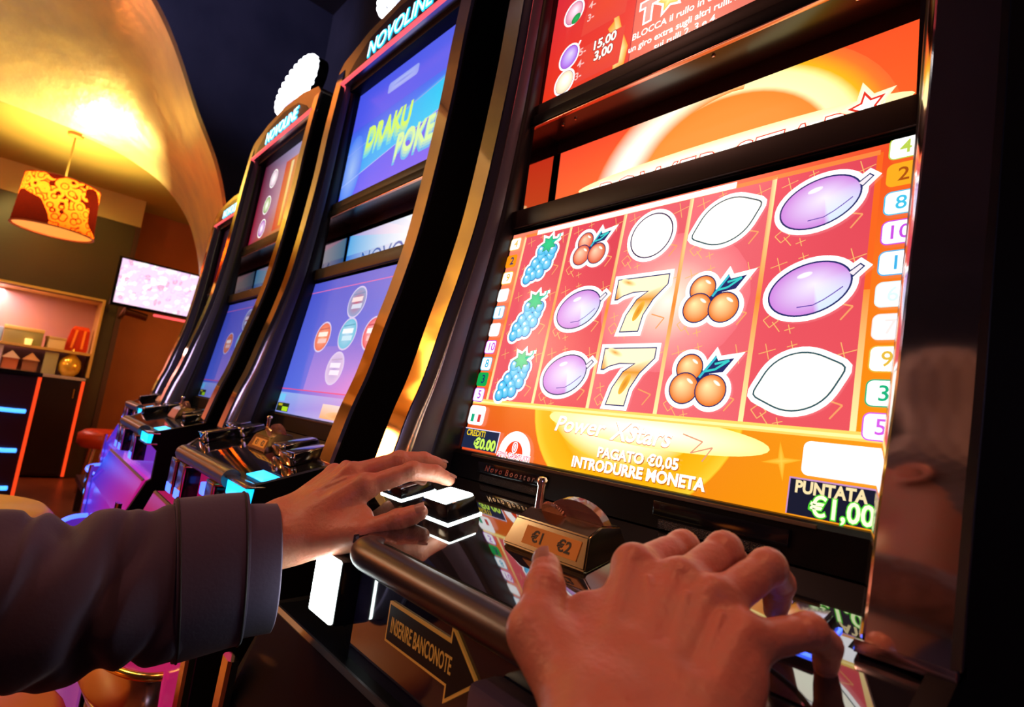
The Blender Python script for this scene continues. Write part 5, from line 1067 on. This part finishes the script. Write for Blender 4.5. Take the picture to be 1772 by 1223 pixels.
person = empty('person', (0.12, -0.66, -FL), 'person in dark grey jacket seated at the nearest machine, both hands on its deck', 'person')
def net_mesh(name, parts, m, parent):
    V_ = []; F_ = []; o_ = 0
    for P, F in parts: V_.append(P); F_.append(F + o_); o_ += len(P)
    V_ = np.concatenate(V_) - np.array(parent['_o']); F_ = np.concatenate(F_); me = bpy.data.meshes.new(name)
    me.vertices.add(len(V_)); me.vertices.foreach_set('co', V_.astype(np.float32).ravel()); me.loops.add(F_.size); me.loops.foreach_set('vertex_index', F_.astype(np.int32).ravel())
    me.polygons.add(len(F_)); me.polygons.foreach_set('loop_start', (np.arange(len(F_)) * 4).astype(np.int32)); me.update(calc_edges=True); me.validate(); me.shade_smooth(); me.materials.append(m)
    o = bpy.data.objects.new(name, me); COL.objects.link(o); o.parent = parent; o['_o'] = tuple(parent['_o']); return o
body = net_mesh('body', PARTS, skin, person)
def nail(J, k, up, w_, l_):
    a, b = np.array(J[k][2]), np.array(J[k][3]); ax_ = (b - a) / np.linalg.norm(b - a); up = np.array(up, float); up -= ax_ * (up @ ax_); up /= np.linalg.norm(up); sd = np.cross(ax_, up)
    r = 0.0080 if k == 'T' else 0.0068; c = b + ax_ * 0.0008
    bm = BM(); rg = []
    for i in range(7):
        t = -1 + 2 * i / 6; wd = w_ * (1 - 0.18 * t * t * (1 if t > 0 else 0.4)); row = []
        for j in range(7):
            s_ = -1 + 2 * j / 6; an = s_ * wd / r; row.append(tuple(c + ax_ * (t * l_) + sd * (r * math.sin(an)) + up * (r * math.cos(an) + 0.0006 - 0.0006 * t * t)))
        rg.append(row)
    loft(bm, rg, closed=False, caps=False); bmesh.ops.solidify(bm, geom=list(bm.faces), thickness=0.0004)
    finish('fingernail', bm, mat('nail', (0.62, 0.36, 0.28), 0.25, spec=0.6, coat=0.3), body, True, 60)
body['_o'] = person['_o']
nail(LH, 'T', (0.35, -0.55, 0.75), 0.0062, 0.0065); nail(LH, 'I', (0.2, -0.1, 1), 0.0048, 0.0052); nail(LH, 'M', (0.2, -0.1, 1), 0.0048, 0.0052)
nail(RH, 'T', (-0.1, -0.75, 0.6), 0.0062, 0.0065)
# jacket
jk = mat('dark_grey_jacket_cloth', (0.078, 0.058, 0.105), 0.75, sheen=0.25, spec=0.2, bump=(260, 0.25, 0.0008))
lin = mat('jacket_lining', (0.05, 0.05, 0.06), 0.8)
def sleeve(name, path, rx, rz, folds, amp, m, parent, cuff=True, n=96, per=30):
    P = [np.array(p) for p in curve_pts(path, per)]; k = len(P); S = np.concatenate([[0], np.cumsum([np.linalg.norm(P[i + 1] - P[i]) for i in range(k - 1)])])
    def rad(i, th):
        s_ = S[i]; q = s_ / S[-1]; a = np.interp(q, np.linspace(0, 1, len(rx)), rx); b = np.interp(q, np.linspace(0, 1, len(rz)), rz)
        w_ = min(1, max(0, (s_ - 0.055) / 0.03))
        f = 0
        for sc_, ph, wd, am in ((0.082, 0.3, 0.007, 0.8), (0.118, 0.9, 0.010, 1.2), (0.150, -0.3, 0.007, 0.6), (0.182, 0.6, 0.012, 1.3), (0.222, 0.1, 0.009, 1.0), (0.27, 0.8, 0.012, 1.0), (0.34, 0.2, 0.012, 1.0)):
            c_ = sc_ - 0.026 * math.sin(th + ph) + 0.006 * math.sin(3 * th + sc_ * 90)
            f -= am * math.exp(-((s_ - c_) / wd) ** 2) * (0.65 + 0.35 * math.sin(2 * th + sc_ * 60))
        g = math.sin(3 * th + s_ * 30) * 0.2 + math.sin(5 * th - s_ * 60) * 0.12 + 0.25
        return a, b, 1 + w_ * amp * (f + g) + (1 - w_) * 0.012 * math.sin(2 * th + 1)
    rings = []
    for i, p in enumerate(P):
        t = P[min(i + 1, k - 1)] - P[max(i - 1, 0)]; t /= np.linalg.norm(t); u = np.cross(t, (0, 0, 1)); u /= np.linalg.norm(u); v = np.cross(u, t); ring = []
        for j in range(n):
            th = 2 * math.pi * j / n; a, b, s_ = rad(i, th); ring.append(tuple(p + u * (math.cos(th) * a * s_) + v * (math.sin(th) * b * s_)))
        rings.append(ring)
    # turned-in cuff edge
    p0 = P[0]; t0 = P[1] - P[0]; t0 /= np.linalg.norm(t0)
    inner = [[tuple(np.array(q) * (1 - e) + p0 * e + t0 * d_) for q in rings[0]] for e, d_ in ((0.11, 0.06), (0.09, 0.004), (0.05, -0.0015))]
    bm = BM(); loft(bm, inner + rings, caps=False); return finish(name, bm, m, parent, True), P, rad
sl, PL, RADL = sleeve('jacket_left_sleeve', [(-0.2104, -0.2390, -0.1890), (-0.2164, -0.2742, -0.1925), (-0.2237, -0.3191, -0.2010), (-0.2275, -0.3613, -0.2060), (-0.2280, -0.4000, -0.2083), (-0.2300, -0.44, -0.2090), (-0.225, -0.50, -0.200), (-0.16, -0.60, -0.09), (-0.06, -0.68, 0.0)],
    [0.042, 0.046, 0.052, 0.056, 0.060, 0.066, 0.072], [0.061, 0.064, 0.068, 0.071, 0.072, 0.074, 0.078], 5, 0.20, jk, person)
sl.name = 'jacket_sleeve'
# strap round the cuff
bm = BM(); rg = []
i0, i1 = [min(range(len(PL)), key=lambda i: abs(PL[i][1] - y)) for y in (-0.2640, -0.3200)]
for side in (0, 1):
    rr = []
for i, e in [(i0, 0.012), (i0, 0.075)] + [(i, 0.085) for i in range(i0 + 1, i1)] + [(i1, 0.075), (i1, 0.012)]:
    p = PL[i]; t = PL[i + 1] - PL[i - 1]; t = t / np.linalg.norm(t); u = np.cross(t, (0, 0, 1)); u /= np.linalg.norm(u); v = np.cross(u, t); ring = []
    for j in range(96):
        th = 2 * math.pi * j / 96; a, b, s_ = RADL(i, th); s_ = 1 + e + 0.09 * max(0, math.sin(th)) ** 4; ring.append(tuple(p + u * (math.cos(th) * a * s_) + v * (math.sin(th) * b * s_)))
    rg.append(ring)
loft(bm, rg, caps=False); strap = finish('cuff_strap', bm, jk, person, True, 50)
for e_ in (0, 1):      # stitched seams of the strap
    i = i0 + 2 if e_ == 0 else i1 - 2; p = PL[i]; t = PL[i + 1] - PL[i - 1]; t = t / np.linalg.norm(t); u = np.cross(t, (0, 0, 1)); u /= np.linalg.norm(u); v = np.cross(u, t); pts = []
    for j in range(65):
        th = 2 * math.pi * j / 64; a, b, s_ = RADL(i, th); s_ = 1 + 0.088 + 0.09 * max(0, math.sin(th)) ** 4; pts.append(tuple(p + u * (math.cos(th) * a * s_) + v * (math.sin(th) * b * s_)))
    bm = BM(); tube(bm, pts, 0.0011, 6, caps=False); finish('seam', bm, mat('dark_thread', (0.02, 0.015, 0.02), 0.8), strap, True)
sr, _, _ = sleeve('jacket_sleeve', [(0.2500, -0.3150, -0.1880), (0.2750, -0.3700, -0.2100), (0.325, -0.46, -0.240), (0.380, -0.565, -0.280), (0.360, -0.62, -0.18), (0.315, -0.675, -0.05), (0.22, -0.69, 0.0)],
    [0.044, 0.048, 0.054, 0.062, 0.068], [0.040, 0.044, 0.052, 0.062, 0.068], 5, 0.06, jk, person)
def torso_field(X_, Y_, Z_):
    d = ellip(X_, Y_, Z_, (0.13, -0.70, -0.20), (0.20, 0.125, 0.30)); d = smin(d, ellip(X_, Y_, Z_, (0.13, -0.70, 0.00), (0.235, 0.095, 0.085)), 0.05); d = smin(d, cap(X_, Y_, Z_, (0.12, -0.69, -0.03), (0.125, -0.675, 0.06), 0.085, 0.074), 0.02)
    d = np.maximum(d, -0.44 - Z_); return np.maximum(d, Z_ - 0.075)
net_mesh('jacket_body', [net(torso_field, (-0.14, -0.90, -0.46), (0.40, -0.50, 0.12), 0.006)], jk, person)
fur = mat('brown_fur_collar', (0.30, 0.10, 0.06), 0.95, sheen=0.5, bump=(60, 1.0, 0.01), var=(30, (0.16, 0.05, 0.035), 6))
bm = BM(); lathe(bm, [(0.070, 0.03), (0.098, 0.028), (0.120, -0.005), (0.118, -0.045), (0.09, -0.055), (0.068, -0.02)], (0.135, -0.66, 0.075), 40); finish('fur_collar', bm, fur, person, True)
def trouser_field(X_, Y_, Z_):
    d = ellip(X_, Y_, Z_, (0.13, -0.70, -0.44), (0.19, 0.14, 0.10))
    for s_ in (-1, 1):
        d = smin(d, cap(X_, Y_, Z_, (0.13 + s_ * .09, -0.68, -0.44), (0.13 + s_ * .12, -0.34, -0.47), 0.085, 0.062), 0.04); d = smin(d, cap(X_, Y_, Z_, (0.13 + s_ * .12, -0.34, -0.47), (0.13 + s_ * .12, -0.42, -0.90), 0.06, 0.048), 0.02)
    return d
net_mesh('trousers', [net(trouser_field, (-0.12, -0.90, -0.96), (0.38, -0.24, -0.30), 0.008)], mat('dark_denim', (0.02, 0.025, 0.05), 0.8), person)
for s_ in (-1, 1):
    bm = BM(); x = 0.13 + s_ * .12; loft(bm, [[(x + a * w_, y, -1.0 + z * hh) for a, z in ((-.045, 0), (.045, 0), (.045, .5), (.03, 1), (-.03, 1), (-.045, .5))] for y, w_, hh in ((-0.50, .8, .10), (-0.46, 1, .12), (-0.38, 1, .11), (-0.29, 1, .06), (-0.25, .7, .045))]); finish('shoe', bm, mat('black_leather', (0.015, 0.012, 0.01), 0.4), person, True, 50)
# short greying hair
def hair_field(X_, Y_, Z_):
    x, y, z = X_ - HC[0], Y_ - HC[1], Z_ - HC[2]
    d = ellip(x, y, z, (0.020, 0, 0.036), (0.102, 0.083, 0.094)); d = smin(d, ellip(x, y, z, (0.065, 0, -0.03), (0.05, 0.062, 0.07)), 0.02)
    cut = np.maximum(-(x + 0.070 - 0.4 * (z - 0.05)), -(z + 0.10)); d = np.maximum(d, cut)
    d = np.maximum(d, -(ellip(x, y, z, (-0.01, 0, -0.035), (0.050, 0.12, 0.045)))); return d + 0.0018 * np.sin(x * 260 + 40 * z) * np.sin(z * 240 + y * 160)
net_mesh('hair', [net(hair_field, (0.0, -0.72, 0.13), (0.29, -0.49, 0.42), 0.004)], mat('grey_brown_hair', (0.14, 0.09, 0.08), 0.6, sheen=0.4, bump=(180, 1.0, 0.004)), person)
for s_ in (-1, 1):
    bm = BM(); bmesh.ops.create_uvsphere(bm, u_segments=16, v_segments=10, radius=0.0118, matrix=Matrix.Translation((HC[0] - 0.083, HC[1] + s_ * 0.031, HC[2] - 0.001))); finish('eye', bm, mat('eye_white', (0.75, 0.7, 0.68), 0.2), person, True)
seat = empty('bar_stool', (0.13, -0.72, -FL), 'black stool the person sits on', 'stool')
bm = BM(); lathe(bm, [(0, 0), (0.17, 0), (0.19, 0.02), (0.19, 0.04), (0.17, 0.055), (0, 0.06)], (0.13, -0.73, -0.60), 32); finish('seat', bm, black_plastic, seat, True, 50)
bm = BM(); tube(bm, [(0.13, -0.73, -0.60), (0.13, -0.73, -0.975)], 0.03, 16); finish('pedestal', bm, chrome_soft, seat, True, 50)
bm = BM(); lathe(bm, [(0, 0), (0.2, 0), (0.19, 0.015), (0.04, 0.03), (0, 0.03)], (0.13, -0.73, -1.0), 32); finish('base', bm, chrome_soft, seat, True, 40)

cl = empty('ceiling_lamp', (-3.9, -2.35, 1.36), 'round yellow ceiling lamp over the room, seen only mirrored in the chrome trims', 'lamp')
bm = BM(); lathe(bm, [(0, 0), (0.30, 0.0), (0.34, 0.05), (0.34, 0.14), (0.30, 0.16), (0, 0.16)], (-3.9, -2.35, 1.36), 40); finish('lamp_shade', bm, mat('yellow_lit_glass', (0.9, 0.7, 0.3), 0.4, emit=(1.0, 0.55, 0.06), es=4.5), cl, True, 50)
bm = BM(); tube(bm, [(-3.9, -2.35, 1.50), (-3.9, -2.35, 1.92)], 0.015, 10); finish('stem', bm, gold_m, cl, True, 40)

bm = BM(); tube(bm, curve_pts([(0.2150, -0.1600, -0.1165), (0.2260, -0.1640, -0.1195), (0.2440, -0.1680, -0.1235), (0.2560, -0.1740, -0.1275), (0.2700, -0.1900, -0.1330)], 6), 0.0013, 8)
tag(finish('elastic_cord', bm, mat('black_cord', (0.01, 0.01, 0.01), 0.6), None, True), 'thin black cord lying across the deck under the right little finger', 'cord')
